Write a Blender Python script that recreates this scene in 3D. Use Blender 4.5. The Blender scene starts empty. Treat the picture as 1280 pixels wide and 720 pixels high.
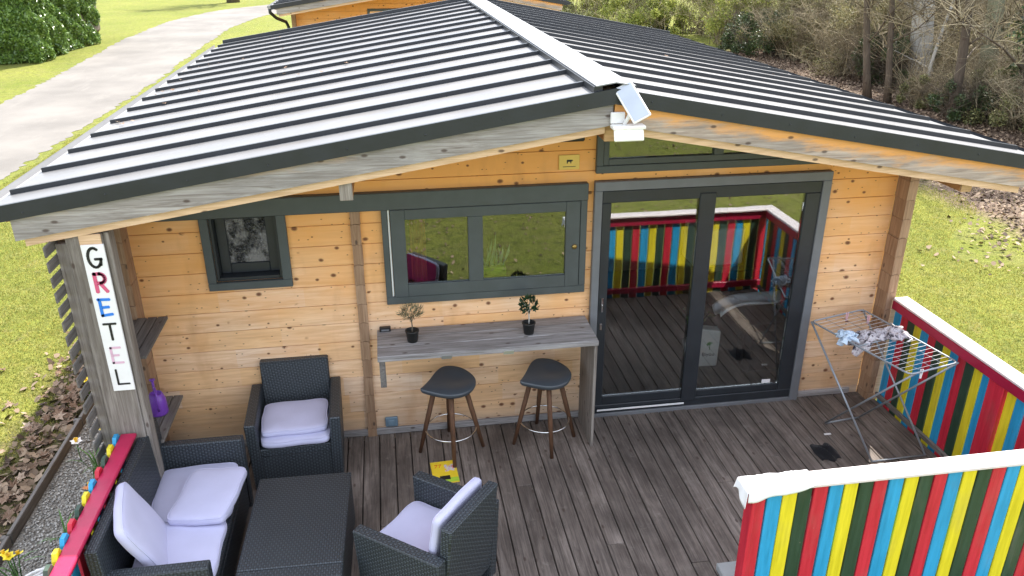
import bpy, bmesh, math, random
import numpy as np
from mathutils import Vector, Matrix
random.seed(7)
RNG = np.random.default_rng(11)
R = math.radians
S = bpy.context.scene
COL = S.collection
# ------------------------------------------------------------------ camera, sky, sun, exposure
cam_d = bpy.data.cameras.new('camera')
cam = bpy.data.objects.new('camera', cam_d); COL.objects.link(cam); S.camera = cam
cam_d.sensor_width = 36; cam_d.lens = 36 * 1002.06 / 1280
cam_d.clip_start = 0.05; cam_d.clip_end = 600
p_, y_, r_ = R(23.71), R(8.917), R(-0.124)
fw = Vector((math.sin(y_) * math.cos(p_), math.cos(y_) * math.cos(p_), -math.sin(p_)))
rt = Vector((math.cos(y_), -math.sin(y_), 0)); up = rt.cross(fw)
rt2 = rt * math.cos(r_) + up * math.sin(r_); up2 = -rt * math.sin(r_) + up * math.cos(r_)
mw = Matrix((rt2, up2, -fw)).transposed().to_4x4(); mw.translation = Vector((0.319, -5.9, 3.903))
cam.matrix_world = mw

SUN = Vector((0.41, 0.62, 1.0)).normalized()
el = math.asin(SUN.z); az = math.atan2(SUN.x, SUN.y)
w = bpy.data.worlds.new('World'); S.world = w; w.use_nodes = True
wn = w.node_tree; wn.nodes.clear()
sky = wn.nodes.new('ShaderNodeTexSky'); sky.sky_type = 'NISHITA'; sky.sun_disc = False
sky.sun_elevation = el; sky.sun_rotation = az; sky.air_density = 1.0; sky.dust_density = 1.5; sky.ozone_density = 1.2
bg = wn.nodes.new('ShaderNodeBackground'); bg.inputs['Strength'].default_value = 0.15
wo = wn.nodes.new('ShaderNodeOutputWorld')
# unseen pale clouds added over the blue sky to neutralise and lift the fill
tcw = wn.nodes.new('ShaderNodeTexCoord'); nzw = wn.nodes.new('ShaderNodeTexNoise'); nzw.inputs['Scale'].default_value = 2.2; nzw.inputs['Detail'].default_value = 6
rpw = wn.nodes.new('ShaderNodeValToRGB'); rpw.color_ramp.elements[0].position = .36; rpw.color_ramp.elements[1].position = .66; rpw.color_ramp.elements[1].color = (.9, .9, .9, 1)
mxw = wn.nodes.new('ShaderNodeMix'); mxw.data_type = 'RGBA'; mxw.inputs[7].default_value = (7.2, 7.3, 7.6, 1)
wn.links.new(tcw.outputs['Generated'], nzw.inputs['Vector']); wn.links.new(nzw.outputs[0], rpw.inputs[0]); wn.links.new(rpw.outputs[0], mxw.inputs[0])
wn.links.new(sky.outputs[0], mxw.inputs[6]); wn.links.new(mxw.outputs[2], bg.inputs[0]); wn.links.new(bg.outputs[0], wo.inputs[0])
sd = bpy.data.lights.new('sun', 'SUN'); sd.energy = 4.2; sd.angle = R(0.55); sd.color = (1.0, 0.95, 0.87)
so = bpy.data.objects.new('sun', sd); COL.objects.link(so)
so.rotation_euler = (-SUN).to_track_quat('-Z', 'Y').to_euler()
S.view_settings.view_transform = 'Standard'; S.view_settings.look = 'None'
S.view_settings.gamma = 1; S.view_settings.exposure = 1.50
S.cycles.use_denoising = True
S.cycles.max_bounces = 8; S.cycles.transparent_max_bounces = 12; S.cycles.caustics_reflective = False

# ------------------------------------------------------------------ node helpers
class N:
    def __init__(s, name):
        s.m = bpy.data.materials.new(name); s.m.use_nodes = True
        s.t = s.m.node_tree; s.t.nodes.clear()
        s.out = s.t.nodes.new('ShaderNodeOutputMaterial')
        s.b = s.t.nodes.new('ShaderNodeBsdfPrincipled')
        s.t.links.new(s.b.outputs[0], s.out.inputs[0])
        s.tc = s.t.nodes.new('ShaderNodeTexCoord'); s.oi = s.t.nodes.new('ShaderNodeObjectInfo')
    def put(s, sock, v):
        if hasattr(v, 'links') or isinstance(v, bpy.types.NodeSocket): s.t.links.new(v, sock)
        elif isinstance(v, (tuple, list)):
            sock.default_value = (*v, 1) if (len(v) == 3 and sock.type == 'RGBA') else v
        else: sock.default_value = v
    def n(s, typ, out=0, props=None, **kw):
        nd = s.t.nodes.new(typ)
        for k, v in (props or {}).items(): setattr(nd, k, v)
        for k, v in kw.items():
            s.put(nd.inputs[int(k[1:]) if k[0] == '_' and k[1:].isdigit() else k.replace('__', ' ')], v)
        return nd.outputs[out]
    def math(s, op, a, b=0.0, c=None, clamp=False):
        kw = {'_0': a, '_1': b}
        if c is not None: kw['_2'] = c
        return s.n('ShaderNodeMath', props={'operation': op, 'use_clamp': clamp}, **kw)
    def vmath(s, op, a, b): return s.n('ShaderNodeVectorMath', props={'operation': op}, _0=a, _1=b)
    def scale(s, v, sc): return s.vmath('MULTIPLY', v, sc)
    def noise(s, v, scale=1.0, detail=4.0, rough=0.55, dist=0.0):
        return s.n('ShaderNodeTexNoise', 0, None, Vector=v, Scale=scale, Detail=detail, Roughness=rough, Distortion=dist)
    def ramp(s, f, *stops, interp='LINEAR'):
        nd = s.t.nodes.new('ShaderNodeValToRGB'); s.put(nd.inputs[0], f)
        cr = nd.color_ramp; cr.interpolation = interp
        while len(cr.elements) < len(stops): cr.elements.new(0.5)
        for e, (p, c) in zip(cr.elements, stops):
            e.position = p; e.color = (c, c, c, 1) if isinstance(c, (int, float)) else (*c, 1)
        return nd.outputs[0]
    def mix(s, f, a, b, mode='MIX'):
        nd = s.t.nodes.new('ShaderNodeMix'); nd.data_type = 'RGBA'; nd.blend_type = mode
        s.put(nd.inputs[0], f)
        for i, v in ((6, a), (7, b)): s.put(nd.inputs[i], v)
        return nd.outputs[2]
    def xyz(s, v):
        nd = s.t.nodes.new('ShaderNodeSeparateXYZ'); s.t.links.new(v, nd.inputs[0]); return nd.outputs
    def vec(s, x, y, z): return s.n('ShaderNodeCombineXYZ', _0=x, _1=y, _2=z)
    def bump(s, h, dist=0.003, strength=1.0):
        o = s.n('ShaderNodeBump', Height=h, Distance=dist, Strength=strength); s.t.links.new(o, s.b.inputs['Normal']); return o
    def set(s, color=None, rough=0.5, metal=0.0, spec=0.5, **kw):
        if color is not None: s.put(s.b.inputs['Base Color'], color)
        s.put(s.b.inputs['Roughness'], rough); s.put(s.b.inputs['Metallic'], metal)
        s.b.inputs['Specular IOR Level'].default_value = spec
        for k, v in kw.items(): s.put(s.b.inputs[k.replace('__', ' ')], v)
        return s.m
    def rco(s, amt=13.0):
        # object coordinate shifted by a random amount for each object
        r = s.oi.outputs['Random']
        return s.vmath('ADD', s.tc.outputs['Object'], s.vec(s.math('MULTIPLY', r, amt), s.math('MULTIPLY', r, amt * 1.7), s.math('MULTIPLY', r, amt * 0.61)))

def grainvec(n, v, axis, k=16.0):
    sc = {'x': (1, k, k), 'y': (k, 1, k), 'z': (k, k, 1)}[axis]
    return n.scale(v, sc)

def mat_paint(name, col, rough=0.45, wear=0.12, metal=0.0, scale=6.0, bump=0.0015, rnd=0.0):
    n = N(name); v = n.rco()
    f = n.noise(v, scale, 5, .6)
    c = n.mix(n.ramp(f, (.35, 0.0), (.7, 1.0)), tuple(x * (1 - wear) for x in col), tuple(min(1, x * (1 + wear)) for x in col))
    if rnd:   # every sheet a little different, with dirt washed down the slope and slight dents
        c = n.mix(n.math('MULTIPLY', n.oi.outputs['Random'], rnd * 2), c, tuple(x * .72 for x in col))
        dirt = n.noise(n.scale(v, (1.1, 9, 1)), 1.5, 6, .7)
        c = n.mix(n.ramp(dirt, (.50, 0.0), (.72, .55)), c, (.13, .112, .088))
        sp = n.noise(v, 22, 4, .7); c = n.mix(n.ramp(sp, (.68, 0.0), (.76, .6)), c, (.14, .12, .09))
        n.bump(n.noise(v, 1.8, 3), .03, .5)
    else: n.bump(n.noise(v, 60, 3), bump, .5)
    return n.set(c, n.math('MULTIPLY_ADD', f, .2, rough - .1), metal)

def mat_pine(name, axis, pale, warm, dark, weather, knots=True, grey=(.34, .30, .26), greyz=None):
    n = N(name); o = n.tc.outputs['Object']; v = n.rco()
    g = n.noise(grainvec(n, v, axis, 14), 2.2, 6, .62, .6)
    big = n.noise(n.scale(v, (.9, .9, .9)), 1.3, 3)
    ax = 0 if axis == 'x' else 1
    X = n.xyz(v)
    seg = n.n('ShaderNodeTexWhiteNoise', 0, {'noise_dimensions': '1D'}, W=n.math('FLOOR', n.math('MULTIPLY', X[ax], 1.55)))
    mixf = n.math('ADD', n.math('MULTIPLY', big, .9), n.math('ADD', n.math('MULTIPLY', n.oi.outputs['Random'], .35), n.math('MULTIPLY', seg, .42)))
    c = n.mix(n.ramp(mixf, (.35, 0.0), (1.0, 1.0)), pale, warm)
    c = n.mix(n.ramp(g, (.38, .0), (.68, .75)), c, dark)
    # warm varnish kept high up and toward the sheltered right, paler worn boards low down
    P = n.xyz(o)
    wz = n.math('ADD', n.math('MULTIPLY', P[2], .42), n.math('MULTIPLY', n.noise(n.scale(o, (.8, 1, 1.6)), 1.6, 4), 1.0))
    c = n.mix(n.ramp(n.math('MULTIPLY', wz, .6), (.50, 0.0), (.88, weather)), c, (.86, .40, .11))
    if greyz:
        gz = n.math('SUBTRACT', n.math('ADD', n.math('MULTIPLY', n.noise(n.scale(o, (1.2, 1, 5)), 1.5, 5), .55), greyz), P[2])
        c = n.mix(n.ramp(gz, (.0, 0.0), (.45, .6)), c, grey)
    if knots:
        kv = n.vec(n.math('MULTIPLY', X[ax], 7.5), n.math('MULTIPLY', X[2], 10.0), 0.0)
        vo = n.t.nodes.new('ShaderNodeTexVoronoi'); vo.voronoi_dimensions = '2D'; vo.inputs['Scale'].default_value = 1.0
        n.t.links.new(n.vmath('ADD', kv, n.scale(n.n('ShaderNodeTexNoise', 1, None, Vector=n.scale(v, (9, 9, 9)), Scale=1.0), (.12, .12, .3))), vo.inputs['Vector'])
        d = vo.outputs['Distance']; cc = n.xyz(vo.outputs['Color'])[0]
        size = n.math('MULTIPLY_ADD', n.xyz(vo.outputs['Color'])[1], .20, .03)
        k = n.ramp(n.math('DIVIDE', d, n.math('MAXIMUM', size, .001)), (.45, 1.0), (1.0, .0))
        halo = n.ramp(n.math('DIVIDE', d, n.math('MAXIMUM', size, .001)), (.2, .45), (1.0, .0))
        kk = n.math('MULTIPLY', k, n.math('GREATER_THAN', n.math('ADD', cc, n.math('MULTIPLY', n.math('SUBTRACT', n.noise(o, 1.1, 2), .5), 1.3)), .74))
        c = n.mix(n.math('MULTIPLY', halo, n.math('GREATER_THAN', n.math('ADD', cc, n.math('MULTIPLY', n.math('SUBTRACT', n.noise(o, 1.1, 2), .5), 1.3)), .70)), c, (.30, .10, .03))
        c = n.mix(n.math('MULTIPLY', kk, .85), c, (.11, .035, .016))
        v2 = n.t.nodes.new('ShaderNodeTexVoronoi'); v2.voronoi_dimensions = '2D'; v2.inputs['Scale'].default_value = 1.0
        n.t.links.new(n.vec(n.math('MULTIPLY', X[ax], 12.0), n.math('MULTIPLY', X[2], 20.0), 0.0), v2.inputs['Vector'])
        k2 = n.math('MULTIPLY', n.ramp(v2.outputs['Distance'], (.04, 1.0), (.11, 0.0)), n.math('GREATER_THAN', n.math('ADD', n.xyz(v2.outputs['Color'])[1], n.math('MULTIPLY', n.noise(o, 1.7, 2), .8)), 1.22))
        c = n.mix(n.math('MULTIPLY', k2, .8), c, (.13, .05, .02))
    st = n.noise(n.scale(o, (2.2, 2.2, .8)), 2.0, 4)
    c = n.mix(n.ramp(st, (.56, 0.0), (.75, .35)), c, (.44, .20, .07))
    n.bump(g, .0022, .6)
    return n.set(c, n.math('MULTIPLY_ADD', g, .25, .42), 0, .35)

def mat_weathered(name, axis, a, b, dark, blotch=None, scale=1.0, edge=.5, stain=False):
    n = N(name); v = n.rco()
    g = n.noise(grainvec(n, v, axis, 18), 2.4 * scale, 7, .68, .8)
    f2 = n.noise(grainvec(n, v, axis, 3), 1.6, 4)
    c = n.mix(n.ramp(f2, (.35, 0.0), (.68, 1.0)), a, b)
    c = n.mix(n.math('MULTIPLY', n.oi.outputs['Random'], .35), c, tuple(x * .62 for x in a))
    c = n.mix(n.ramp(g, (.4, 0.0), (.66, .75)), c, dark)
    fine = n.noise(grainvec(n, v, axis, 60), 3.0, 4, .6)
    c = n.mix(n.ramp(fine, (.5, 0.0), (.75, .45)), c, dark)
    if blotch:
        bl = n.noise(grainvec(n, v, axis, 5), 1.5, 8, .7, .2)
        P = n.xyz(n.tc.outputs['Object'])
        lim = n.math('MINIMUM', n.math('MULTIPLY_ADD', P[0], (3.04 - 2.465) / 3.716, 3.04 - 1.726 * (3.04 - 2.465) / 3.716), n.math('MULTIPLY_ADD', P[0], -(3.04 - 2.465) / 3.154, 3.04 + 1.726 * (3.04 - 2.465) / 3.154))
        tn = n.math('MULTIPLY', n.math('ADD', n.math('SUBTRACT', P[2], lim), .225), 7.4)
        msk = n.math('ADD', n.math('MULTIPLY', n.math('SUBTRACT', bl, .5), 2.6), n.math('ADD', tn, edge - .95))
        c = n.mix(n.ramp(msk, (.25, 0.0), (.75, .85)), c, blotch)
    vo = n.t.nodes.new('ShaderNodeTexVoronoi'); vo.voronoi_dimensions = '2D'; vo.inputs['Scale'].default_value = 1.6
    Q = n.xyz(v); A_, B_ = {'x': (Q[0], n.math('ADD', Q[1], Q[2])), 'y': (Q[1], n.math('ADD', Q[0], Q[2])), 'z': (Q[2], n.math('ADD', Q[0], Q[1]))}[axis]
    n.t.links.new(n.vec(n.math('MULTIPLY', A_, 2.4), n.math('MULTIPLY', B_, 5.0), 0.0), vo.inputs['Vector'])
    k = n.math('MULTIPLY', n.ramp(vo.outputs['Distance'], (.05, .8), (.10, 0.0)), n.math('GREATER_THAN', n.xyz(vo.outputs['Color'])[0], .72))
    c = n.mix(k, c, (.07, .045, .035))
    if stain:   # damp, mossy and trodden patches running over the boards
        so = n.tc.outputs['Object']; s1 = n.noise(n.scale(so, (1, .7, 1)), 1.25, 6, .68, .4)
        c = n.mix(n.ramp(s1, (.46, 0.0), (.68, .72)), c, (.045, .036, .031))
        s2 = n.noise(so, 7.0, 5, .7); c = n.mix(n.ramp(s2, (.60, 0.0), (.74, .4)), c, (.34, .30, .26))
    n.bump(n.math('ADD', g, n.math('MULTIPLY', fine, .5)), .004, .7)
    return n.set(c, .72, 0, .3)

def mat_plain(name, col, rough=.5, metal=0.0, **kw):
    n = N(name); v = n.rco(); f = n.noise(v, 9, 4)
    c = n.mix(f, tuple(x * .85 for x in col), tuple(min(1, x * 1.12) for x in col))
    return n.set(c, rough, metal, **kw)

def mat_wicker(name):
    n = N(name); o = n.tc.outputs['Object']
    P = n.xyz(o)
    nv = n.scale(n.n('ShaderNodeNewGeometry', 1) if False else n.tc.outputs['Normal'], (1, 1, 1))
    A = n.xyz(n.vmath('ABSOLUTE', nv, (0, 0, 0)))
    top = n.math('GREATER_THAN', A[2], .7)
    u = n.math('ADD', n.math('ADD', P[0], P[1]), .0003)
    vz = n.math('ADD', n.math('MULTIPLY', P[2], n.math('SUBTRACT', 1.0, top)), n.math('MULTIPLY', n.math('SUBTRACT', P[0], P[1]), top))
    # on horizontal faces weave along x / y, on vertical ones along the run and z
    uu = n.math('ADD', n.math('MULTIPLY', P[1], top), n.math('MULTIPLY', u, n.math('SUBTRACT', 1.0, top)))
    vv = n.math('ADD', n.math('MULTIPLY', P[0], top), n.math('MULTIPLY', P[2], n.math('SUBTRACT', 1.0, top)))
    a = n.math('MULTIPLY', uu, 1 / .021); b = n.math('MULTIPLY', vv, 1 / .0145)
    par = n.math('MODULO', n.math('ADD', n.math('FLOOR', a), n.math('ADD', n.math('FLOOR', b), 4000.0)), 2.0)
    sa = n.math('ABSOLUTE', n.math('SINE', n.math('MULTIPLY', a, math.pi)))
    sb = n.math('ABSOLUTE', n.math('SINE', n.math('MULTIPLY', b, math.pi)))
    h = n.math('MULTIPLY', n.math('POWER', sb, .6), n.math('MULTIPLY_ADD', sa, .6, n.math('MULTIPLY', par, .4)))
    v = n.rco()
    cn = n.noise(v, 3, 3)
    c = n.mix(cn, (.012, .014, .017), (.024, .029, .034))
    c = n.mix(n.ramp(h, (.1, 0.0), (.9, 1.0)), n.mix(.5, c, (.004, .005, .006)), n.mix(.5, c, (.095, .12, .14)))
    n.bump(h, .004, .9)
    return n.set(c, .42, 0, .55)

def mat_glass(name, refl=.22, tint=(.72, .78, .76)):
    n = N(name)
    n.t.nodes.remove(n.b)
    tr = n.t.nodes.new('ShaderNodeBsdfTransparent'); tr.inputs[0].default_value = (*tint, 1)
    gl = n.t.nodes.new('ShaderNodeBsdfGlossy'); gl.inputs['Roughness'].default_value = .012
    gl.inputs['Color'].default_value = (.95, .97, .97, 1)
    fr = n.n('ShaderNodeFresnel', IOR=1.5)
    nz = n.noise(n.tc.outputs['Object'], 1.4, 2)
    bo = n.n('ShaderNodeBump', Height=nz, Distance=.004, Strength=.25)
    n.t.links.new(bo, gl.inputs['Normal'])
    f = n.math('MULTIPLY_ADD', fr, .85, refl, clamp=True)
    ms = n.t.nodes.new('ShaderNodeMixShader')
    n.t.links.new(f, ms.inputs[0]); n.t.links.new(tr.outputs[0], ms.inputs[1]); n.t.links.new(gl.outputs[0], ms.inputs[2])
    n.t.links.new(ms.outputs[0], n.out.inputs[0])
    return n.m

def mat_fabric(name, col, var=.08, bscale=500):
    n = N(name); v = n.rco(); f = n.noise(v, 5, 4)
    c = n.mix(f, tuple(x * (1 - var) for x in col), tuple(min(1, x * (1 + var)) for x in col))
    w1 = n.noise(v, 16, 3)
    n.bump(n.math('ADD', n.math('MULTIPLY', n.noise(v, bscale, 2), .15), w1), .006, .35)
    return n.set(c, .9, 0, .15, Sheen__Weight=.15)

def mat_leaf(name, a, b, rough=.55, trans=.0, spec=.3):
    n = N(name)
    g = n.t.nodes.new('ShaderNodeNewGeometry')
    r = g.outputs['Random Per Island']
    c = n.ramp(r, (.0, a), (1.0, b))
    m = n.set(c, rough, 0, spec)
    if trans:
        ts = n.t.nodes.new('ShaderNodeBsdfTranslucent'); n.t.links.new(c, ts.inputs[0])
        ms = n.t.nodes.new('ShaderNodeMixShader'); ms.inputs[0].default_value = trans
        n.t.links.new(n.b.outputs[0], ms.inputs[1]); n.t.links.new(ts.outputs[0], ms.inputs[2]); n.t.links.new(ms.outputs[0], n.out.inputs[0])
    return m

def mat_picket(name, col, chip=(.42, .33, .25)):
    n = N(name); v = n.rco()
    st = n.noise(n.scale(v, (22, 22, 1.6)), 1.5, 5, .65)
    c = n.mix(n.ramp(st, (.3, 0.0), (.7, 1.0)), tuple(x * .74 for x in col), tuple(min(1, x * 1.10 + .012) for x in col))
    c = n.mix(n.math('MULTIPLY', n.oi.outputs['Random'], .22), c, tuple(x * .6 for x in col))
    gr = n.noise(n.scale(v, (3, 3, 1.2)), 1.4, 4); c = n.mix(n.ramp(gr, (.56, 0.0), (.8, .35)), c, (.20, .17, .14))
    ch = n.noise(n.scale(v, (26, 26, 9)), 1.0, 5, .7); c = n.mix(n.ramp(ch, (.70, 0.0), (.73, .9)), c, chip)
    n.bump(n.math('ADD', st, n.math('MULTIPLY', n.noise(n.scale(v, (90, 90, 4)), 1.0, 3), .5)), .003, .6)
    return n.set(c, n.math('MULTIPLY_ADD', st, .3, .3), 0, .4)
M = {}
M['pine'] = mat_pine('pine_boards', 'x', (.92, .73, .57), (.88, .55, .28), (.60, .33, .16), 1.0, greyz=.12)
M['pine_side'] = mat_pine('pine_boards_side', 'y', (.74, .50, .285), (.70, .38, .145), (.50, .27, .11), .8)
M['pine_fresh'] = mat_weathered('pale_new_pine', 'x', (.80, .57, .38), (.74, .50, .30), (.48, .30, .16))
M['log_end'] = mat_weathered('log_ends', 'z', (.40, .25, .15), (.46, .31, .20), (.2, .11, .06))
M['beam'] = mat_weathered('roof_beam_wood', 'y', (.50, .24, .09), (.55, .30, .12), (.28, .11, .04))
M['beam_end'] = mat_weathered('greyed_beam_end', 'z', (.36, .32, .28), (.45, .40, .35), (.14, .11, .09))
M['fascia_l'] = mat_weathered('greyed_fascia', 'x', (.33, .31, .295), (.52, .48, .45), (.13, .10, .08), blotch=(.50, .35, .24), edge=.30)
M['fascia_r'] = mat_weathered('half_varnished_fascia', 'x', (.38, .33, .29), (.56, .46, .38), (.16, .11, .08), blotch=(.78, .36, .09), edge=.92)
M['soffit'] = mat_weathered('soffit_boards', 'x', (.60, .38, .19), (.66, .45, .25), (.34, .19, .09))
M['deck'] = mat_weathered('weathered_decking', 'y', (.19, .155, .132), (.32, .268, .232), (.048, .036, .03), stain=True)
M['grey_wood'] = mat_weathered('grey_weathered_wood', 'x', (.34, .325, .32), (.50, .48, .475), (.10, .085, .075))
M['grey_wood_z'] = mat_weathered('grey_weathered_wood_upright', 'z', (.27, .24, .21), (.36, .32, .285), (.10, .08, .065))
M['grey_wood_y'] = mat_weathered('grey_weathered_wood_long', 'y', (.17, .155, .14), (.24, .22, .20), (.06, .05, .045))
M['anthracite'] = mat_paint('anthracite_steel', (.018, .021, .026), .42)
M['roof'] = mat_paint('glare_pale_roof_sheet', (.165, .162, .161), .42, .16, scale=1.6, rnd=.28)  # sun glare on dark anthracite sheet, put into the pale colour
M['ridge'] = mat_paint('ridge_sheet', (.26, .26, .262), .35, .06, scale=2)  # ridge cap paled in its colour for the same sun glare
M['seam'] = mat_paint('roof_seam', (.024, .026, .031), .4)  # near-black, so the shade on the seam sides is in the colour
M['shutter'] = mat_paint('grey_green_paint', (.068, .080, .080), .5, .1)
M['door_grey'] = mat_paint('mid_grey_trim', (.155, .162, .172), .5, .08)
M['door_dark'] = mat_paint('dark_door_frame', (.022, .026, .031), .4)
M['alu'] = mat_plain('bare_aluminium', (.62, .64, .66), .3, .9)
M['chrome'] = mat_plain('chrome', (.75, .75, .74), .12, 1.0)
M['wicker'] = mat_wicker('dark_woven_resin')
M['cushion'] = mat_fabric('pale_cushion_fabric', (.52, .515, .68))
M['glass'] = mat_glass('window_glass', .12, (.95, .97, .96))
M['glass_w'] = mat_glass('shutter_glass', .10, (.72, .76, .72))
M['white'] = mat_paint('white_paint', (.80, .79, .78), .5, .03)
M['cap'] = mat_paint('glare_white_rail_cap', (.70, .62, .61), .35, .03)  # blown-out sun on the front and right caps, put into the colour
M['red'] = mat_picket('red_picket_paint', (.60, .018, .045))
M['rail_red'] = mat_paint('dark_red_rail_paint', (.36, .010, .045), .38, .12)
M['cap_red'] = mat_paint('raspberry_rail_paint', (.46, .018, .075), .4, .12)
M['blue'] = mat_picket('blue_picket_paint', (.02, .33, .62))
M['yellow'] = mat_picket('yellow_picket_paint', (.80, .66, .02))
M['green'] = mat_picket('dark_green_picket_paint', (.022, .058, .034))
M['white_cloth'] = mat_fabric('white_cloth', (.82, .82, .85), .03)
M['black_plastic'] = mat_plain('black_plastic', (.012, .012, .013), .4)
M['white_plastic'] = mat_plain('white_plastic', (.84, .83, .79), .4)
M['stool_seat'] = mat_plain('dark_moulded_seat', (.055, .064, .074), .33)
M['walnut'] = mat_weathered('walnut_legs', 'z', (.13, .062, .032), (.17, .085, .045), (.05, .025, .014))
M['steel_tube'] = mat_plain('grey_coated_tube', (.30, .33, .36), .4, .3)
M['white_tube'] = mat_plain('white_coated_wire', (.75, .75, .75), .4)
M['purple'] = mat_plain('purple_plastic', (.19, .06, .42), .35)
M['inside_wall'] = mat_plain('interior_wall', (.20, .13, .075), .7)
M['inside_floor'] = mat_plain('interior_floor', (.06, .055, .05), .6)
M['magenta'] = mat_fabric('magenta_fabric', (.40, .012, .13))
M['orange'] = mat_fabric('orange_curtain', (.55, .16, .06))
M['black_fabric'] = mat_fabric('black_fabric', (.012, .012, .014))
M['concrete'] = mat_plain('grey_concrete', (.33, .34, .34), .85)
M['leaf_dark'] = mat_leaf('glossy_dark_leaf', (.010, .030, .012), (.035, .075, .028), .35, .1, .5)
M['olive_leaf'] = mat_leaf('grey_olive_leaf', (.07, .085, .045), (.16, .16, .09), .6)
M['pot'] = mat_plain('black_pot', (.012, .012, .012), .5)
M['screen'] = mat_plain('solar_cell', (.42, .46, .53), .25)
M['bark'] = mat_weathered('brown_bark', 'z', (.13, .10, .075), (.20, .16, .12), (.05, .038, .028))
M['bark_green'] = mat_weathered('mossy_pale_bark', 'z', (.26, .27, .18), (.36, .37, .25), (.12, .12, .07))
M['bark_pale'] = mat_weathered('pale_grey_bark', 'z', (.55, .54, .50), (.66, .65, .62), (.22, .20, .17))
M['bark_ivy'] = mat_weathered('dark_bark', 'z', (.035, .030, .024), (.06, .05, .04), (.015, .012, .01))
M['twig'] = mat_leaf('dry_twigs', (.075, .058, .036), (.46, .39, .25), .8)
M['twig_dark'] = mat_leaf('dark_twigs', (.045, .035, .026), (.15, .12, .085), .8)
M['petal_yellow'] = mat_plain('yellow_petals', (.90, .72, .02), .5)
M['petal_orange'] = mat_plain('orange_petals', (.62, .19, .02), .5)
M['petal_core'] = mat_plain('flower_core', (.75, .45, .02), .6)
M['strap_leaf'] = mat_leaf('strap_leaves', (.05, .13, .03), (.14, .26, .07), .45, .15)

# ------------------------------------------------------------------ object helpers
def link(o, parent=None, loc=None):
    COL.objects.link(o)
    if parent is not None: o.parent = parent
    if loc is not None: o.location = loc
    return o
def tag(o, label=None, cat=None, group=None, kind=None):
    if label: o['label'] = label
    if cat: o['category'] = cat
    if group: o['group'] = group
    if kind: o['kind'] = kind
    return o
def thing(name, label, cat, loc=(0, 0, 0), rz=0, group=None):
    o = bpy.data.objects.new(name, None); link(o); o.location = loc; o.rotation_euler = (0, 0, rz)
    o.empty_display_size = .1
    return tag(o, label, cat, group)

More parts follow.
